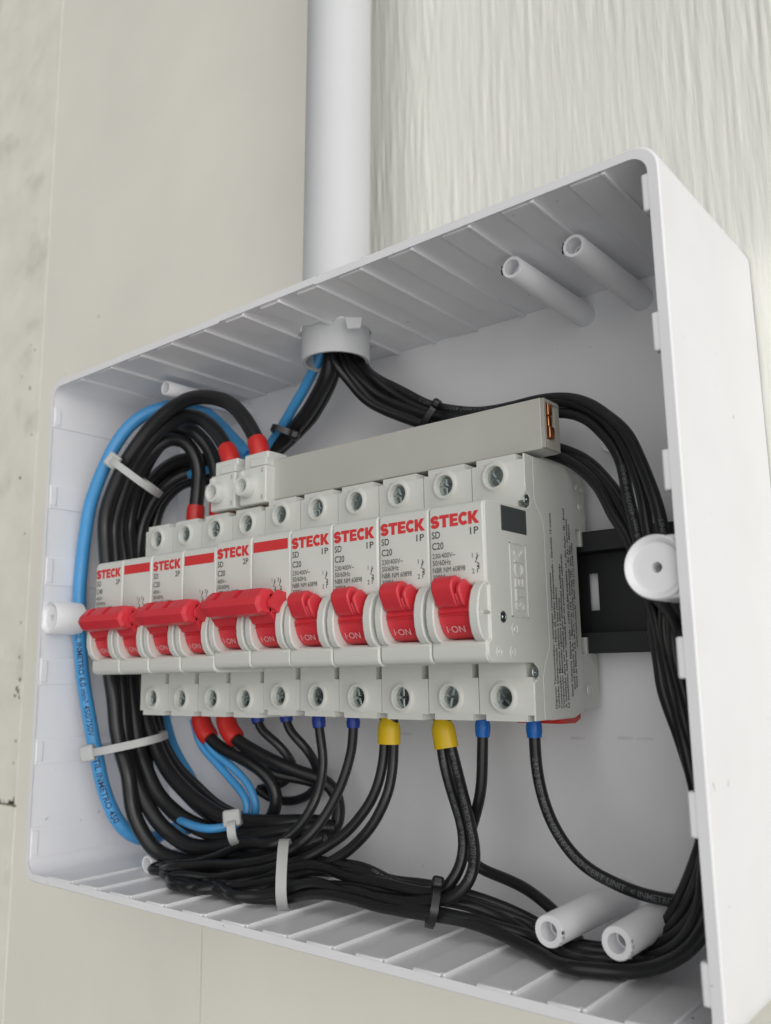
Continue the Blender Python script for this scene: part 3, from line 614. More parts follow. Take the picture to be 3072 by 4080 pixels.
# =================================================================== CABLES
CABLES = {
 'blue0': (2.75, 'blue', [(29.6,50,66.9),(22.3,48,74.7),(10,44,87.2),(4.2,38,91),(-1.4,32,90.5),(-7.8,26,87.4),(-13.2,21,81.4),(-17.9,17.5,72.9),(-21.8,15,62.6),(-26.5,14,52.8),(-29.3,13.5,41.4),(-32.8,13.3,15.4),(-32.1,14.3,-11.4),(-27.5,16,-33.9),(-23.8,19,-55.8),(-20.4,23,-73.8),(-16.2,29,-84.9),(-13.5,40,-88.9),(-16.4,48,-86.8),(-5.8,52,-85.1)]),
 'blue1': (2.0, 'blue', [(88,36,120),(83.8,37,94.7),(79.6,38,89.6),(72,41,84.7),(62.6,44,79),(52.6,46,72.6),(41.8,48,66.3),(26.8,50,65.1),(11.3,51,64.9),(-7.8,50,64),(-26.1,50,61.3),(-34.9,50,55.4),(-34.9,50,46.1),(-34.8,50,20.2),(-29.2,50,-13.1),(-24.5,50,-34.8),(-13.1,50,-55.4),(3.9,50,-71.4),(17.2,50,-78.7)]),
 'bluea': (1.5, 'blue', [(8,42,-40.7),(12.2,42.3,-50),(23.7,43.2,-58.7),(36.3,43.8,-66.9),(40.6,43.8,-72),(38.6,43.8,-77.1),(43.8,33,-77.5),(38.1,28,-78.5),(28.5,27.5,-78.8),(17.3,30,-78.2),(3.5,36,-77.2),(-12.6,44,-76.3)]),
 'blueb': (1.5, 'blue', [(11.8,42,-41.2),(18.2,42.4,-51.5),(29.2,43.8,-57.9),(38.3,45,-64.4),(41.7,45.6,-70.5),(40.7,46.2,-75.6),(36.4,46.2,-79.2),(33,41,-81),(17.3,44,-83.8),(1.2,48,-84.5),(-11.5,51,-82.5)]),
 'arch1': (2.95, 'black', [(63.9,26,52.5),(62.2,26,60.3),(52.9,27,73.7),(43.6,27,81.7),(31.9,26,85.8),(19.3,24,86.2),(8.3,22,81.6),(-1.3,20.3,75.4),(-9.2,18.8,67.4),(-14.4,17.8,59.4),(-19.2,17.3,49.6),(-21.5,17,39.6),(-18.8,17.3,16.6),(-17.1,17.8,-11.6),(-13.5,18.3,-30.2),(-10.3,20,-51),(-5.4,21,-61.1),(-3.7,22,-71.2),(0.4,24,-81.7),(7.1,27,-89.7),(20.6,30,-92.1),(39.5,32,-88.9),(57.1,34,-85.7),(71.7,38,-82.3),(76.8,44,-79.7)]),
 'arch2': (2.95, 'black', [(48,26,54.5),(43.6,27,62),(32.4,29,73.3),(21.6,30,80.1),(13,29,82.4),(4.7,27,80.2),(-4,25.3,74.3),(-11.2,24,66.1),(-16.2,23,57.9),(-20.3,22.5,48.6),(-22.6,22.3,39.1),(-19.4,22.5,17),(-17.7,23,-13.6),(-14.7,23.5,-31.7),(-11.1,25,-51.9),(-7.6,26,-61.2),(-3,27,-70.6),(6.3,29,-80.7),(19.1,31,-85.5),(37.4,33,-84.6),(53.8,37,-80.4),(70.5,43,-77.1),(77,50,-77)]),
 'arch3': (2.95, 'black', [(8.5,40,40.1),(9.4,40,51.6),(10.6,39,62.9),(8.8,37,71),(4.1,35,75.6),(-2.4,32.5,76.1),(-7.5,29.5,71.4),(-13.8,28.5,65),(-19.6,28,56.5),(-24,27.8,47.8),(-25.6,27.6,40.1),(-20.6,27.8,17.5),(-18.8,28.3,-13.5),(-15.6,28.7,-33.9),(-8.8,29,-53.4),(-4.3,30,-61.9),(5,31,-71.1),(18.6,32.5,-77.6),(32.1,34.5,-80.7),(45.8,37,-80.2),(67.7,42,-77.8),(77,46,-79.9)]),
 'arch4': (2.95, 'black', [(23.5,40,41.4),(22.8,40,49.7),(20.7,40,61.4),(16.7,39,70.3),(12.3,36,76.7),(4.1,36,80.4),(-4.8,35,78.7),(-13.2,34,72.6),(-19.9,33.3,64.1),(-24.5,33,55.3),(-27.1,33,47.6),(-28.2,33,41),(-22.7,33,18),(-19.8,33.6,-13.5),(-16.5,34,-34.1),(-6.9,34,-50.7),(0,34.3,-59.2),(12.8,35,-67.6),(26.1,36,-73.3),(36.7,37,-76.6),(51.6,39,-76.6),(66.7,43,-75.2),(73,48,-75.6)]),
 'feed1': (2.95, 'black', [(94,38,120),(87.9,38,92.6),(87,39,88.1),(80.5,41.5,82.5),(72.2,44,77),(61.2,47,72.6),(50.5,49,68.3),(38,51.5,65.7),(24.6,52,64.2),(8.6,49,67.6),(-7,45,70.5),(-18.9,42,66.8),(-26.8,40,59.5),(-30.5,39,50.2),(-30.9,38.5,42),(-24.3,38.6,18.5),(-21.2,39,-13.4),(-17.2,39.5,-34.3),(-9.5,40,-51.9),(-1.4,41,-61.1),(11.3,42.5,-69.7),(24.1,44,-75.6),(35.7,46,-78.2)]),
 'feed2': (2.3, 'black', [(96,42,120),(86.5,42,94),(85.4,43,90.3),(79.8,45.5,83.7),(71.5,48,77.4),(60.7,51,72.8),(49,53,68.3),(34.3,55,64.4),(18.2,56,64),(2.6,54,66.1),(-11.2,50,67.7),(-21.1,47,63.9),(-28,45,56.9),(-31.3,44,49.6),(-33,43.5,42.8),(-27.7,43.6,19.2),(-24.6,44,-13.3),(-20.6,44.5,-34.6),(-15.3,45,-49.4),(-8.1,46,-58.9),(4.4,48,-67.9),(15.2,50,-74.8),(25.6,52,-78.2)]),
 'feed3': (2.6, 'black', [(17.1,57,62.3),(1.5,55,63.8),(-7.7,49,64.9),(-13.8,44,61.6),(-20.3,41,55.9),(-23.7,39,49.3),(-26.3,38,41.4),(-25.9,36.5,18.5),(-22,36.5,-13.4),(-18.1,37,-34.3),(-8.6,37.5,-52.2),(-0.4,38,-61.9),(12,39,-70.9),(24.8,40.5,-76.8),(36.9,42,-79.7),(53.2,45,-79.6),(67.4,50,-79.5)]),
 'feed4': (2.6, 'black', [(5.8,60,61.2),(-5,57,62.4),(-14.8,53,62.5),(-21.6,50,58.9),(-26.1,47,52.8),(-28.6,46,42.6),(-27.7,41,19),(-23.1,41,-13.3),(-19.1,41.5,-34.4),(-8.6,33,-59),(0.5,32.5,-68.8),(13.4,33,-76.8),(27.5,34,-80.5),(39.9,35,-81.3),(53.8,37,-81),(66,40,-80.7)]),
 'red1': (2.4, 'black', [(12.7,42,-41.8),(16.7,42.4,-46.9),(24.4,43.2,-51.3),(35.9,44.7,-55.1),(45.2,46.2,-60),(49.7,47.4,-65.3),(50.7,47.7,-70.6),(47.2,48,-76.3),(40.1,47.4,-80.4),(32.2,46.2,-82.9),(23.2,45,-84.2)]),
 'red2': (2.4, 'black', [(27.7,42,-40.9),(32.3,42.4,-47),(41.9,43.8,-51.2),(54.1,46.2,-55.5),(63.6,49.2,-58.7),(71.9,51.6,-61.1),(76.5,53.4,-65.7),(77.1,54,-71.9),(77.2,52.5,-76.8),(72.2,50.4,-79.8),(61.8,48,-80.8),(48,46.2,-81.9)]),
 'red2b': (2.0, 'black', [(25,42.9,-42.7),(28.9,43.8,-48.3),(35.7,45.6,-54.4),(42.3,47.4,-58.6),(49.8,50.4,-60.7),(56.4,53.4,-61.7),(61.5,57,-63.4)]),
 'p3': (1.68, 'black', [(46.8,40.5,-39.3),(48.4,40.7,-43.1),(54.2,42.9,-47.6),(57.7,46.5,-52.6),(57.7,50.1,-57),(50.8,55,-61.6),(39.8,58.5,-66),(29,59,-68)]),
 'p4': (1.68, 'black', [(62.4,40.5,-38.9),(63.9,40.7,-43.2),(68.2,42.9,-47.9),(70.4,46.5,-52.8),(68.8,51.3,-58.1),(62.3,57,-63.8),(53.6,59.5,-68.5),(43.3,60,-71.6),(34.8,58.5,-70.9),(30.5,56,-67.5)]),
 'y2a': (1.68, 'black', [(133.5,37.5,-43.4),(134.9,37.5,-52.3),(139.3,35.6,-61),(143,33.7,-67.3),(144.9,31.8,-73.6),(144.2,29.9,-79.1),(141.5,27.5,-83.3),(136,27,-86),(127.3,26,-85.9),(116.4,26,-85.7),(105.4,26,-86.2),(92.4,26,-84.1),(77.7,25,-87.6),(61,25,-92.6),(53.7,18,-94.3),(49.6,13.7,-94.3),(42.1,14.5,-94.3),(33.2,20.3,-94.3),(29.9,29.6,-94.3),(47.2,36,-92.8)]),
 'y2b': (1.68, 'black', [(136.6,37.5,-43.3),(139.1,37.5,-51.2),(143.8,35.6,-60.7),(147.6,33.7,-68.6),(149.5,31.8,-73.9),(151,28,-79.1),(149.3,26,-83.2),(145.3,25,-85.9),(139.7,24,-86.9),(131.4,23.5,-88.2),(118.8,23,-89),(108.5,22.5,-89.5),(96.2,22,-87.4),(82.8,20,-90.8),(71.7,17.3,-94.3),(66.4,13.6,-94.3),(56.5,18.3,-94.3),(43.6,22.5,-94.3),(30.6,24.3,-94.3),(19.4,26.9,-94.3),(12.9,34,-94.2),(22,36,-93.2)]),
 'p9': (1.68, 'black', [(149.5,37,-39.3),(148.9,37,-49.3),(147.9,37.6,-57.2),(145.2,38.8,-63.5),(141.1,41.2,-70.3),(138.3,44,-76.2),(138.4,46,-81.3),(142.6,46.5,-83.2),(149.7,47,-84.4),(157.2,47,-86.1),(164,46,-88.6),(168.7,45,-91.1),(172.8,43,-94),(180,33.2,-94.3)]),
 'p10': (1.68, 'black', [(166.8,37,-39.1),(166.9,37,-43.6),(166.9,37,-48.8),(167.6,37.3,-55.4),(169.6,37.6,-62.6),(173.2,38.2,-69.5),(179,38.8,-75.8),(186,39.4,-79.5),(193.7,39.7,-81.1),(200.8,40,-81.4),(206.1,39.4,-81),(211.2,37.6,-78.9)]),
 's0': (1.68, 'black', [(95.9,32,130),(96.9,44.2,90.9),(103.8,45.5,82.1),(111.8,46.4,76.5),(128.2,46.4,66.1),(148.9,46.1,60.1),(170.5,44.5,59.5),(183.4,42.4,56.5),(193.8,37.7,49.9),(201.6,32.7,42.3),(207.6,28,31.6),(212.8,23.6,16.6),(214.6,22,5.9),(218.3,20.6,-4.8),(220,19.8,-13.7),(220.3,19,-19.9),(220.6,19.1,-27.1),(221.8,18.9,-36.1),(221.8,19,-46.6),(223,18.9,-53.4),(223.4,18.4,-60.8),(222.4,18.1,-66.8),(222,18.1,-74.7),(218.4,18.7,-82.3),(211.9,20.5,-88.1),(201.8,22,-92.9),(193.2,20.9,-94.3),(183.6,18.1,-94.3),(171.6,23.8,-94.3),(161.1,26.4,-93.2),(150.6,25.9,-91.9),(138.6,24.1,-91.5),(123,22.3,-91.5),(114.1,21.5,-90.9),(97.8,21.5,-90.5),(80.7,20.7,-93.9),(70.6,15.5,-94.3),(54,15.9,-94.3),(44.6,14.2,-94.3),(41,11.4,-94.3),(32.4,14.5,-94.3),(33.7,16.5,-93.8),(40.1,17.4,-94.3),(49.6,17.5,-94.3),(61.3,22,-92.4),(77.8,23.5,-88),(88.4,26,-84.8),(94,28,-81.7),(101.5,29.8,-77),(110.1,31.6,-69.6),(114.6,34.3,-60.9),(114.9,37,-52.4),(115.4,37,-44)]),
 's1': (1.68, 'black', [(94.4,33.8,130),(95.6,42.3,90.9),(102.4,43.3,81.9),(109.4,45.2,75.4),(126.6,46.2,64.8),(148.9,46.4,59.4),(170.4,44.6,57.6),(182.9,42.4,54.3),(192.4,39.4,47.3),(199.6,34.7,37.9),(204.5,31.5,26.5),(207.8,28.2,15.5),(209.2,26.8,7),(212.9,25.1,-4),(211.2,26.3,-13.4),(212.1,25.9,-19.8),(214,25.5,-28.3),(215.2,24.9,-36.9),(217.8,25,-46.7),(218.1,24.6,-54.9),(218.3,25.6,-62.7),(216.2,27.3,-69.6),(213.4,30.3,-77.4),(207.8,33.7,-85.2),(200,35.6,-91.4),(191.6,34.2,-94.3),(183.8,31.3,-94.3),(174.8,29.8,-94.3),(165.4,35,-94),(155.8,35.2,-91.1),(144.8,33.6,-88.6),(134.3,30.5,-86.7),(121,28,-86.4),(109.1,27.8,-85.3),(93.1,26.9,-86.3),(75.2,26,-88.5),(56.6,27.7,-92.1),(38.3,29.9,-93.3),(28.4,25.8,-94.3),(24,20.9,-94.3),(14.2,24,-94.2),(24.3,21,-91.3),(32.7,22.5,-90.8),(44.3,24.5,-89.4),(63.1,25,-86),(75.4,26.5,-82.4),(82.6,29.2,-77.8),(86.9,32.6,-72.2),(90.5,35.4,-65),(93.2,37.7,-57.4),(95,39.5,-49.6),(95.9,39.5,-43.2),(96,39.5,-38.2)]),
 's2': (1.68, 'black', [(91.1,35.5,130),(94.1,40.1,90.3),(99.4,42.1,81.9),(107.2,44.4,74.2),(125,46.1,63.5),(149.5,45.9,57.5),(171,45.1,55.4),(182.9,43.1,51.4),(191.7,39.7,43.4),(197.7,36.9,34.2),(200.6,33.9,22.9),(203.1,31.9,13.7),(204.4,30.9,7.7),(207,30.4,-2.9),(217.6,21.4,-13.7),(218.1,20.9,-20.1),(218.7,21.3,-27.1),(219.2,21.2,-36.3),(220.5,21,-46.6),(221.3,20.9,-54.4),(221.8,20.3,-61.6),(220.9,20.8,-67.9),(219.4,22.2,-75.5),(214.9,23.5,-83.8),(208.2,25,-89.7),(198.9,26.6,-93.9),(191.4,22.2,-94.3),(181.4,21.8,-94.3),(167.6,29.9,-94),(160,27.4,-92.5),(150.7,25.6,-91.2),(139.3,23.8,-91.2),(122.6,23.4,-90.9),(112.3,23.3,-88.8),(95.3,23.8,-89),(76.4,24.2,-89.9),(59.4,24.9,-93.6),(47.9,20.9,-94.3),(46.6,12.5,-94.3),(39.3,12.7,-94.3),(27.4,17.6,-94.3),(29.4,18.5,-92.7),(35.9,20,-92.9),(43,23,-93.3),(61.1,23.5,-89.4),(76.3,25,-85.9),(86.7,27,-82.6),(91,29.8,-80),(98.3,31.6,-75.3),(105.8,33.4,-67.9),(110,35.2,-59.5),(111.1,37,-51.2),(111.6,37,-44.1)]),
 's4': (1.68, 'black', [(91.1,36.6,130),(92.9,38.2,90.2),(97.3,40.8,82.4),(104.1,43.9,73.6),(121.9,46.1,63.4),(141.3,48.1,53.6),(160.5,50.3,48.1),(172.1,49.3,43.3),(180.6,48,39.3),(190,43.6,29.7),(196.9,40.3,20.3),(200.8,37.4,12.8),(201.9,36,7.9),(206.3,32.5,-3.5),(206.3,29.4,-13.5),(207.8,29.2,-20.3),(209,28.9,-28.4),(211.9,27.9,-37.4),(215.3,27.6,-48),(216.5,28.3,-54.9),(216.2,30.3,-62.9),(212.5,32.7,-71.4),(207.7,37.5,-78.7),(202,40.6,-87.4),(193.8,44.4,-93.7),(188.4,37,-94.3),(181,33.5,-94.3),(169.3,37.3,-94.3),(160.3,43.3,-92.7),(152.8,40.5,-89.5),(143.5,36.7,-87.1),(133.6,31.4,-85),(120.2,30,-85.8),(107.2,29.4,-84.1),(89.9,30.5,-83.7),(70.1,30.8,-84.2),(50.5,32.1,-88),(34,33.6,-91.4),(20.3,32.1,-94.2),(20.5,23.4,-94.3),(8.2,22.6,-94.3),(11,27,-92.8),(19.1,27,-91.2),(32.9,27,-88.6),(46,27,-84.6),(53.1,27,-82),(60.8,27,-80.6),(71.5,27.5,-80.4),(74.2,30.4,-78.9),(77.6,32.8,-75),(80.9,35.2,-69.2),(81.8,37.6,-63.5),(81.2,40,-56.3),(81.2,40,-49.8),(79.9,40,-43.7),(79.2,40,-38.6)]),
 's3': (1.68, 'black', [(90.7,34.5,130),(94,39.7,90.5),(99.3,42.3,82.2),(106.5,45,73.9),(124.4,46.2,63.7),(141.5,49.1,54),(160,51.3,49),(173,49.8,44.2),(181.2,48.2,39.7),(190.5,44.6,29.7),(197,41,20.6),(201.4,38,13.3),(202.9,37.1,8.9),(208.1,33.2,-2.9),(215,23.3,-13.5),(214.9,22.6,-19.7),(216.3,22.4,-28),(217.8,22.8,-36.5),(219.3,22.4,-46.6),(219.7,22.4,-54.8),(220.6,22.8,-61.7),(218.5,24.3,-68.8),(216.7,25.4,-76.1),(212,27.5,-84.6),(204.5,29.5,-90.5),(194.7,31.7,-94),(187.3,27.1,-94.3),(177.5,26.5,-94.3),(168,30.1,-94.3),(157.8,32.5,-91.8),(146.7,30.4,-89.3),(136,27.8,-88.8),(121.9,26.2,-88.1),(111.1,25.1,-87.9),(95.1,23.8,-88.6),(77.6,23.6,-91),(58.8,25.4,-93),(42,26.4,-94.3),(33.1,22.5,-94.3),(30.6,17.6,-94.3)]),
 's5': (1.68, 'black', [(89.9,32,130),(91.6,35.7,90.1),(95.2,40.2,82.1),(101.2,42.8,72.7),(120.3,45.5,62.2),(141.6,47.6,52),(160.4,50.5,47.5),(171.6,48.9,42.5),(179.4,46.7,37.9),(189,43,29.2),(195.2,38.6,19.2),(199.4,36.8,13.3),(201,35.4,8.8),(205,31.7,-2.7),(208.6,27.3,-13.5),(209.7,27.3,-20.8),(211.3,26.8,-27.8),(213.7,26.4,-37.3),(215.7,26.3,-47.5),(216.9,26.5,-55.5),(217.4,27.8,-62.4),(214.7,30.7,-70.4),(210.6,33.7,-78.1),(204.7,36.6,-86),(196.9,40.1,-92.7),(190.9,34,-94.3),(182.5,31.5,-94.3),(171.8,35.4,-94.3),(163.6,38.2,-93.4),(156.4,34.7,-90.9),(145.7,31.8,-88.9),(134.8,30,-87.3),(119.6,29.7,-85.5),(106.7,30.1,-82.9),(88.8,30.4,-83.8),(70.6,28.9,-85.5),(54.1,30.1,-89.9),(37.7,29.7,-93),(29,26.2,-94.3),(26.2,20,-94.3)]),
}
TIES = {
 't1': ((-13.2, 11.5, 66.1), (-0.4, 27.0, 51.3), 24, 2.9, 'nylon', 0.12),
 't2': ((-19.1, 12.0, -52.7), (3.6, 30.0, -47.1), 22, 3, 'nylon', 0.02),
 't3': ((50.2, 27.0, -73.3), (52.5, 26.0, -81.2), 18, 3, 'nylon', 0),
 't4': ((78.8, 24.5, -76.6), (86.5, 15.5, -93.5), 15, 3.4, 'nylon', -1),
 't5': ((-0.3, 37.0, 81.3), (9.8, 40.0, 76.3), 8, 2.6, 'nylon', -1),
 'k1': ((53.3, 41.0, 72.4), (60.4, 47.0, 68.7), 11, 2.4, 'black', 1),
 'k2': ((132.3, 42.5, 65.9), (125.5, 42.5, 58.8), 9, 2, 'black', 0),
 'k3': ((139.9, 25.0, -82.8), (141.3, 20.0, -92.0), 11, 2.2, 'black', 0),
}

def catmull(P, step=1.5):
    P = [Vector(p) for p in P]; out = []
    Q = [P[0]*2-P[1]] + P + [P[-1]*2-P[-2]]
    for i in range(1, len(Q)-2):
        p0, p1, p2, p3 = Q[i-1], Q[i], Q[i+1], Q[i+2]
        t0 = 0; t1 = max((p1-p0).length, 1e-3)**0.5; t2 = t1+max((p2-p1).length, 1e-3)**0.5; t3 = t2+max((p3-p2).length, 1e-3)**0.5
        m_ = max(1, int((p2-p1).length/step))
        for k in range(m_):
            t = t1+(t2-t1)*k/m_
            A1 = p0*((t1-t)/(t1-t0))+p1*((t-t0)/(t1-t0)); A2 = p1*((t2-t)/(t2-t1))+p2*((t-t1)/(t2-t1)); A3 = p2*((t3-t)/(t3-t2))+p3*((t-t2)/(t3-t2))
            B1_ = A1*((t2-t)/(t2-t0))+A2*((t-t0)/(t2-t0)); B2_ = A2*((t3-t)/(t3-t1))+A3*((t-t1)/(t3-t1))
            out.append(B1_*((t2-t)/(t2-t1))+B2_*((t-t1)/(t2-t1)))
    out.append(P[-1])
    for _ in range(6):
        out = [out[0]] + [out[i-1]*0.25+out[i]*0.5+out[i+1]*0.25 for i in range(1, len(out)-1)] + [out[-1]]
    return out
def frames(P):
    T = [(P[min(i+1, len(P)-1)]-P[max(i-1, 0)]).normalized() for i in range(len(P))]
    up = Vector((0,0,1)) if abs(T[0].z) < 0.9 else Vector((1,0,0))
    N = [(up - T[0]*up.dot(T[0])).normalized()]
    for i in range(1, len(P)):
        v = N[-1] - T[i]*N[-1].dot(T[i]); N.append(v.normalized())
    return T, N
def tube(P, rad, n=12, flat=None, org=Vector((0,0,0))):
    T, N = frames(P); rings = []
    for i, p in enumerate(P):
        r = rad(i) if callable(rad) else rad
        b = T[i].cross(N[i]); rg = []
        for k in range(n):
            a = 2*math.pi*k/n
            o = N[i]*math.cos(a)*r + b*math.sin(a)*r
            if flat: o += flat[0]*o.dot(flat[0])*(flat[1]-1)
            rg.append(p + o - org)
        rings.append(rg)
    return MB().loft(rings)
def sub(P, s0, s1):
    out = []; s = 0
    for i, p in enumerate(P):
        if i: s += (p-P[i-1]).length
        if s0 <= s <= s1: out.append(p)
    return out
FRONT = Vector((0.35, -0.9, 0.1)).normalized()
def cable_print(par, P, r, txt, s0, height, org, m='print_cable', flip=False, face=FRONT, gap=1.0):
    vs, fs, w = text_geo(txt, 0.01)
    import bmesh                                # cut the glyphs into bands so that they bend round the cable
    bm = bmesh.new(); bv = [bm.verts.new((x, y, 0)) for x, y in vs]
    for f in fs:
        try: bm.faces.new([bv[i] for i in f])
        except ValueError: pass
    for q in range(1, 9):
        bmesh.ops.bisect_plane(bm, geom=bm.verts[:]+bm.edges[:]+bm.faces[:], plane_co=(0, -0.25+q*0.18, 0), plane_no=(0, 1, 0))
    bm.verts.index_update(); vs = [(v.co.x, v.co.y) for v in bm.verts]; fs = [tuple(v.index for v in f.verts) for f in bm.faces]; bm.free()
    S = [0.0]
    for i in range(1, len(P)): S.append(S[-1]+(P[i]-P[i-1]).length)
    mb = MB(); vv = []
    for x, y in vs:
        s = s0 + (x*height*gap if not flip else (w-x)*height*gap); s = min(max(s, 0), S[-1]-0.01)
        i = 0
        lo, hi = 0, len(S)-1
        while hi-lo > 1:
            mid = (lo+hi)//2
            if S[mid] <= s: lo = mid
            else: hi = mid
        f = (s-S[lo])/max(S[hi]-S[lo], 1e-6); c = P[lo].lerp(P[hi], f)
        a0, a1 = max(lo-2, 0), min(hi+2, len(P)-1)
        T = (P[a1]-P[a0]).normalized(); nn = (face - T*face.dot(T)).normalized(); bb = nn.cross(T)
        if flip: bb = -bb
        a = (y-0.5)*height/r
        vv.append(c + (nn*math.cos(a)+bb*math.sin(a))*(r+0.045) - org)
    mb.add(vv, fs)
    me = bpy.data.meshes.new('lettering'); me.from_pydata([tuple(v*MM) for v in vv], [], fs); me.update()
    ob = bpy.data.objects.new('lettering', me); COL.objects.link(ob); me.materials.append(M[m]); ob.parent = par
PATHS = {}
def cable(key, label, group, ferr=None, fer_end='start', enter=None):
    """ferr: (material, radius, length, lead) of the crimped sleeve at the terminal end"""
    r, colr, pts = CABLES[key]
    pts = [tuple(p) for p in pts]
    if fer_end == 'end': pts = pts[::-1]
    if enter: pts = [(pts[0][0]+enter[0], pts[0][1]+enter[1], enter[2])] + pts
    P = catmull(pts)
    L = [0.0]
    for i in range(1, len(P)): L.append(L[-1]+(P[i]-P[i-1]).length)
    sd = random.uniform(0, 50); amp = 1.7 if r < 2 else 1.3
    for i in range(len(P)):                    # slight kinks, none where the cable is clamped or in the conduit
        win = min(1.0, max(0.0, (L[i]-14)/22)) * min(1.0, max(0.0, (L[-1]-L[i]-4)/22)) * (0.0 if P[i].z > 97 else min(1.0, (97-P[i].z)/12))
        w_ = noise.noise_vector(Vector((L[i]*0.022, sd, 0.3)))*amp + noise.noise_vector(Vector((L[i]*0.07, sd, 5.3)))*0.35
        P[i] = P[i] + w_*win
        if P[i].z < 90: P[i].z = max(P[i].z, -96.4+r)
        P[i].x = min(max(P[i].x, -36.4+r), 225.4-r); P[i].y = min(P[i].y, 65.3-r)
    org = P[0].copy()
    t = thing('cable', label, 'cable', org, group)
    tube(P, r, 14, org=org).build('insulation', colr, t, smooth=True, angle=60)
    if ferr:
        m, fr, fl_, lead = ferr
        Q = sub(P, lead, lead+fl_); k = len(Q)-1
        def rad(i):
            u = i/k
            return fr*(0.84+0.16*min(1, u*5)) if u < 0.93 else fr*(1.0-0.10*(u-0.93)/0.07)
        tube(Q, rad, 24, org=org).build('ferrule', m, t, smooth=True, angle=40)
    PATHS[key] = (t, P, r, org)
    return t
G1 = 'thick cables looping down the left side of the box'; G2 = 'thin black cables of the right and bottom loom'; G3 = 'black cables leaving the breaker bottoms'; G4 = 'blue cables'
cable('blue0', 'thick blue cable running outermost down the left side of the box', G4)
cable('blue1', 'blue cable coming out of the conduit and bending left behind the connectors', G4)
cable('bluea', 'thin blue cable from the left red sleeve, front of the pair under the breakers', G4)
cable('blueb', 'thin blue cable from the left red sleeve, rear of the pair under the breakers', G4)
cable('arch1', 'thick black cable arching highest, from the right feed connector', G1, ('fer_red', 3.75, 10.5, 7.0), enter=(0.4, 0, 46))
cable('arch2', 'thick black cable arching from the left feed connector, under the highest arch', G1, ('fer_red', 3.75, 11.5, 5.0), enter=(0.4, 0, 48))
cable('arch3', 'thick black cable with red sleeve rising from the leftmost breaker terminal', G1, ('fer_red', 3.75, 12.5, 4.5), enter=(0, 0, 30))
cable('arch4', 'thick black cable with red sleeve rising behind the left feed connector', G1, ('fer_red', 3.75, 12.0, 4.5), enter=(0, 0, 30))
cable('feed1', 'thick black cable leaving the conduit beside the blue one, bending left', G1)
cable('feed3', 'thick black cable deep in the left loom, behind the other loops', G1)
cable('feed4', 'thick black cable at the rear of the left loom, nearest the breakers', G1)
cable('feed2', 'black cable leaving the conduit, rearmost of those bending left', G1)
cable('red1', 'black cable from the red sleeve under the leftmost breaker, curling behind the blue pair', G3, ('fer_red', 3.9, 13.0, 1.5), enter=(-0.6, 0, -36))
cable('red2', 'black cable from the right of the two red sleeves, looping far right', G3, ('fer_red', 3.9, 13.0, 1.5), enter=(-0.6, 0, -36))
cable('red2b', 'black cable squeezed behind the right red sleeve under the breakers', G3)
cable('p3', 'thin black cable from the leftmost dark blue ferrule, bending to the back', G3, ('fer_navy', 2.4, 5.6, 2.0), enter=(0, 0, -34))
cable('p4', 'thin black cable from the second dark blue ferrule, bending to the back', G3, ('fer_navy', 2.4, 5.6, 2.0), enter=(0, 0, -34))
cable('s4', 'thin black cable hanging from the third dark blue ferrule into the bottom loom', G2, ('fer_navy', 2.4, 6.2, 2.0), 'end', enter=(0, 0, -34))
cable('s1', 'thin black cable hanging from the fourth dark blue ferrule into the bottom loom', G2, ('fer_navy', 2.4, 6.2, 2.0), 'end', enter=(0, 0, -34))
def yellow(key, x, y, tilt):
    pass
cable('s2', 'thin black cable, left of the two in the left yellow ferrule', G2, None, 'end', enter=(0.2, 0, -35))
cable('s0', 'thin black cable, right of the two in the left yellow ferrule', G2, None, 'end', enter=(-0.2, 0, -35))
cable('y2a', 'thin black cable, left of the two in the right yellow ferrule', G3, None, enter=(-1.0, 0, -35))
cable('y2b', 'thin black cable with white print, right of the two in the right yellow ferrule', G3, None, enter=(-1.4, 0, -35))
cable('s3', 'thin black cable in the loom down the right side, lying lowest in the bottom bundle', G2)
cable('s5', 'thin black cable in the right side loom, rearmost in the bottom bundle', G2)
cable('p9', 'thin black cable from the left light blue ferrule, passing behind the yellow pair', G3, ('fer_blue', 2.3, 6.0, 3.2), enter=(0, 0, -34))
cable('p10', 'thin black printed cable from the right light blue ferrule, sweeping to the right', G3, ('fer_blue', 2.3, 6.0, 3.2), enter=(0, 0, -34))
def yellow_ferrule(ka, kb, label):
    a = PATHS[ka][1]; b = PATHS[kb][1]
    ia = sub(a, 0, 12); ib = sub(b, 0, 12); k = min(len(ia), len(ib))
    Q = [(ia[i]+ib[i])/2 for i in range(k)]
    ax = (ib[-1]-ia[-1]); ax.y *= 1; ax.normalize()
    t = thing('twin_ferrule', label, 'ferrule', Q[0], 'yellow twin ferrules')
    def rad(i):
        z = Q[i].z
        u = (-37.0 - z)/3.2
        return 1.9 + 1.25*min(1, max(0, u)) + (0.15*(i/(k-1)))
    mb = tube(Q, rad, 28, flat=(ax, 1.22), org=Q[0]); mb.build('sleeve', 'fer_yellow', t, smooth=True, angle=35)
yellow_ferrule('s2', 's0', 'yellow twin ferrule holding two black cables, the left of the two')
yellow_ferrule('y2a', 'y2b', 'yellow twin ferrule holding two black cables, the right of the two, tilted')
def pr(key, txt, s0, h, **k):
    t, P, r, org = PATHS[key]; cable_print(t, P, r, txt, s0, h, org, **k)
pr('p10', '247-3 RES. MIG N 603/16 PROD-CERT UNIT  < INMETRO 00', 13.5, 1.6, gap=1.03)
pr('y2b', 'RT UNIT  < INMETRO 004526/2014  247', 13.0, 1.55, gap=1.0)
pr('y2a', 'T 450/750V-0002  MIG-MOD-1001 Y JUB 0229', 13.5, 1.2, gap=0.95)
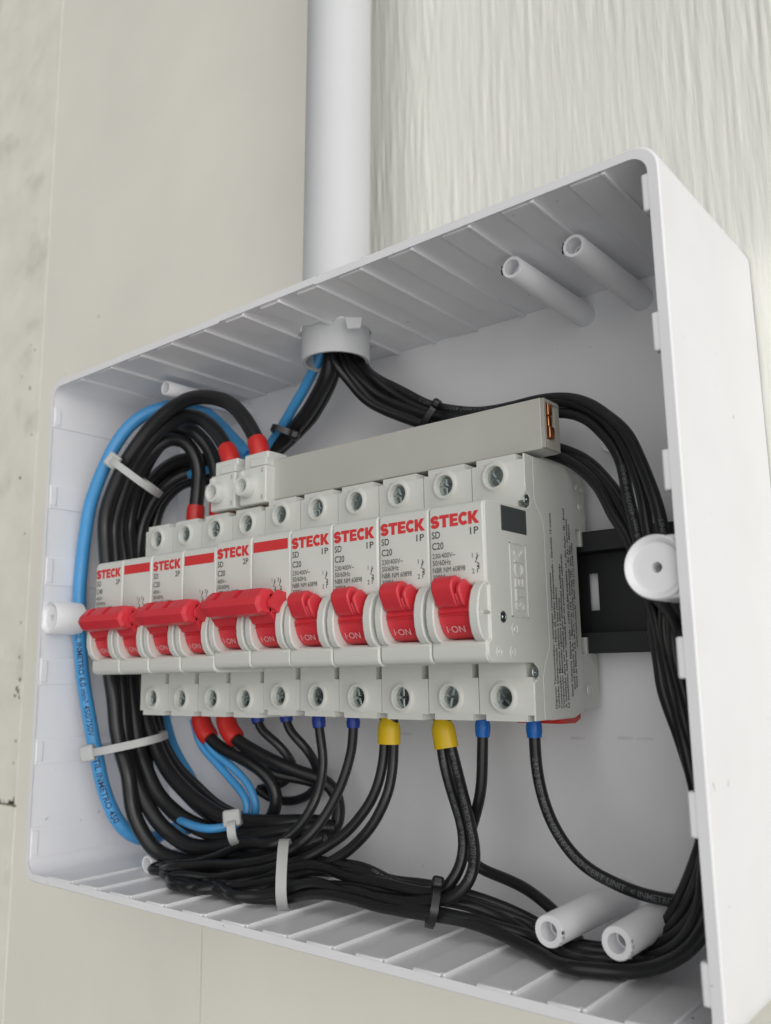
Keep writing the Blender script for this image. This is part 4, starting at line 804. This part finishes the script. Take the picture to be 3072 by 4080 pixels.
pr('s5', 'INMETRO < BRASIL BGF-0029  247-3 RES', 355.0, 1.3, gap=1.1, face=Vector((0.3,-0.85,0.45)))
pr('s0', '1 X 2.5 mm\u00b2 450/750 V 247-3', 505.0, 1.5, gap=1.2)
pr('s0', 'INMETRO 004526/2014 UNIT', 390.0, 1.3, gap=1.1)
pr('s2', 'V 2.5 mm\u00b2 450/750 V BRASIL', 420.0, 1.4, gap=1.1)
pr('s3', '247-3 INMETRO 100-091 UNIT', 300.0, 1.3, gap=1.1)
pr('blue0', 'BRASIL INMETRO 6,0 mm\u00b2 450/750V', 150.0, 2.2, gap=1.0, m='print_navy', face=Vector((0.75,-0.65,0)))
pr('blue0', 'ATIL INMETRO 450', 205.0, 2.4, gap=1.0, m='print_navy', face=Vector((0.75,-0.65,0)))

# =================================================================== CABLE TIES
def tie(key, label):
    a, b, dep, w, colr, head = TIES[key]
    a = Vector(a); b = Vector(b); c0 = (a+b)/2; e1 = (b-a)/2
    view = Vector((-0.62, 0.78, 0.05)); e2 = view - e1*(view.dot(e1)/e1.length_squared); e2 = e2.normalized()*dep/2
    tn = e1.cross(e2).normalized(); C0 = c0 + e2*0.5
    n = 40; rings = []
    for i in range(n+1):
        th = 2*math.pi*i/n + math.pi
        ce, se = math.cos(th), math.sin(th)
        sx = math.copysign(abs(ce)**0.75, ce); sy = math.copysign(abs(se)**0.75, se)
        p = C0 + e1*sx + e2*sy
        od = (e1*sx/e1.length + e2*sy/e2.length).normalized()
        t = 0.55
        rings.append([p+tn*w/2+od*t-c0, p-tn*w/2+od*t-c0, p-tn*w/2-od*t-c0, p+tn*w/2-od*t-c0])
    t = thing('cable_tie', label, 'cable tie', c0, 'white nylon cable ties' if colr == 'nylon' else 'black cable ties')
    MB().loft(rings, cap=False).build('strap', colr, t, smooth=True, angle=40)
    if head >= 0:
        u1 = e1.normalized(); u2 = e2.normalized(); h = a + u1*(b-a).length*head - c0 - u2*1.2
        big = 1.35 if colr == 'nylon' else 1.0; hw = w*0.78*big; hl = w*0.72*big
        vs = [h+u1*sx*hl+tn*sy*hw+u2*sz*2.2 for sx in (-1,1) for sy in (-1,1) for sz in (-1,0.6)]
        MB().add(vs, [(0,1,3,2),(4,6,7,5),(0,4,5,1),(2,3,7,6),(0,2,6,4),(1,5,7,3)]).build('head', colr, t, bevel=0.9, seg=3)
    # teeth ribs along the visible strap
    mb = MB(); u2 = e2.normalized(); u1 = e1.normalized()
    return t
tie('t1', 'white nylon cable tie around the left loom below the arches, head at the blue cable')
tie('t2', 'white nylon cable tie around the left loom low down, level with the bottom terminals')
tie('t3', 'white nylon cable tie with round head binding the two blue cables at the bottom')
tie('t4', 'wide white nylon cable tie strap around the bottom bundle of thin black cables')
tie('t5', 'white nylon cable tie glimpsed behind the black arches')
tie('k1', 'black cable tie around the blue and black cables left of the conduit')
tie('k2', 'black cable tie around the black cables just above the busbar')
tie('k3', 'black cable tie around the bottom bundle below the right yellow ferrule')
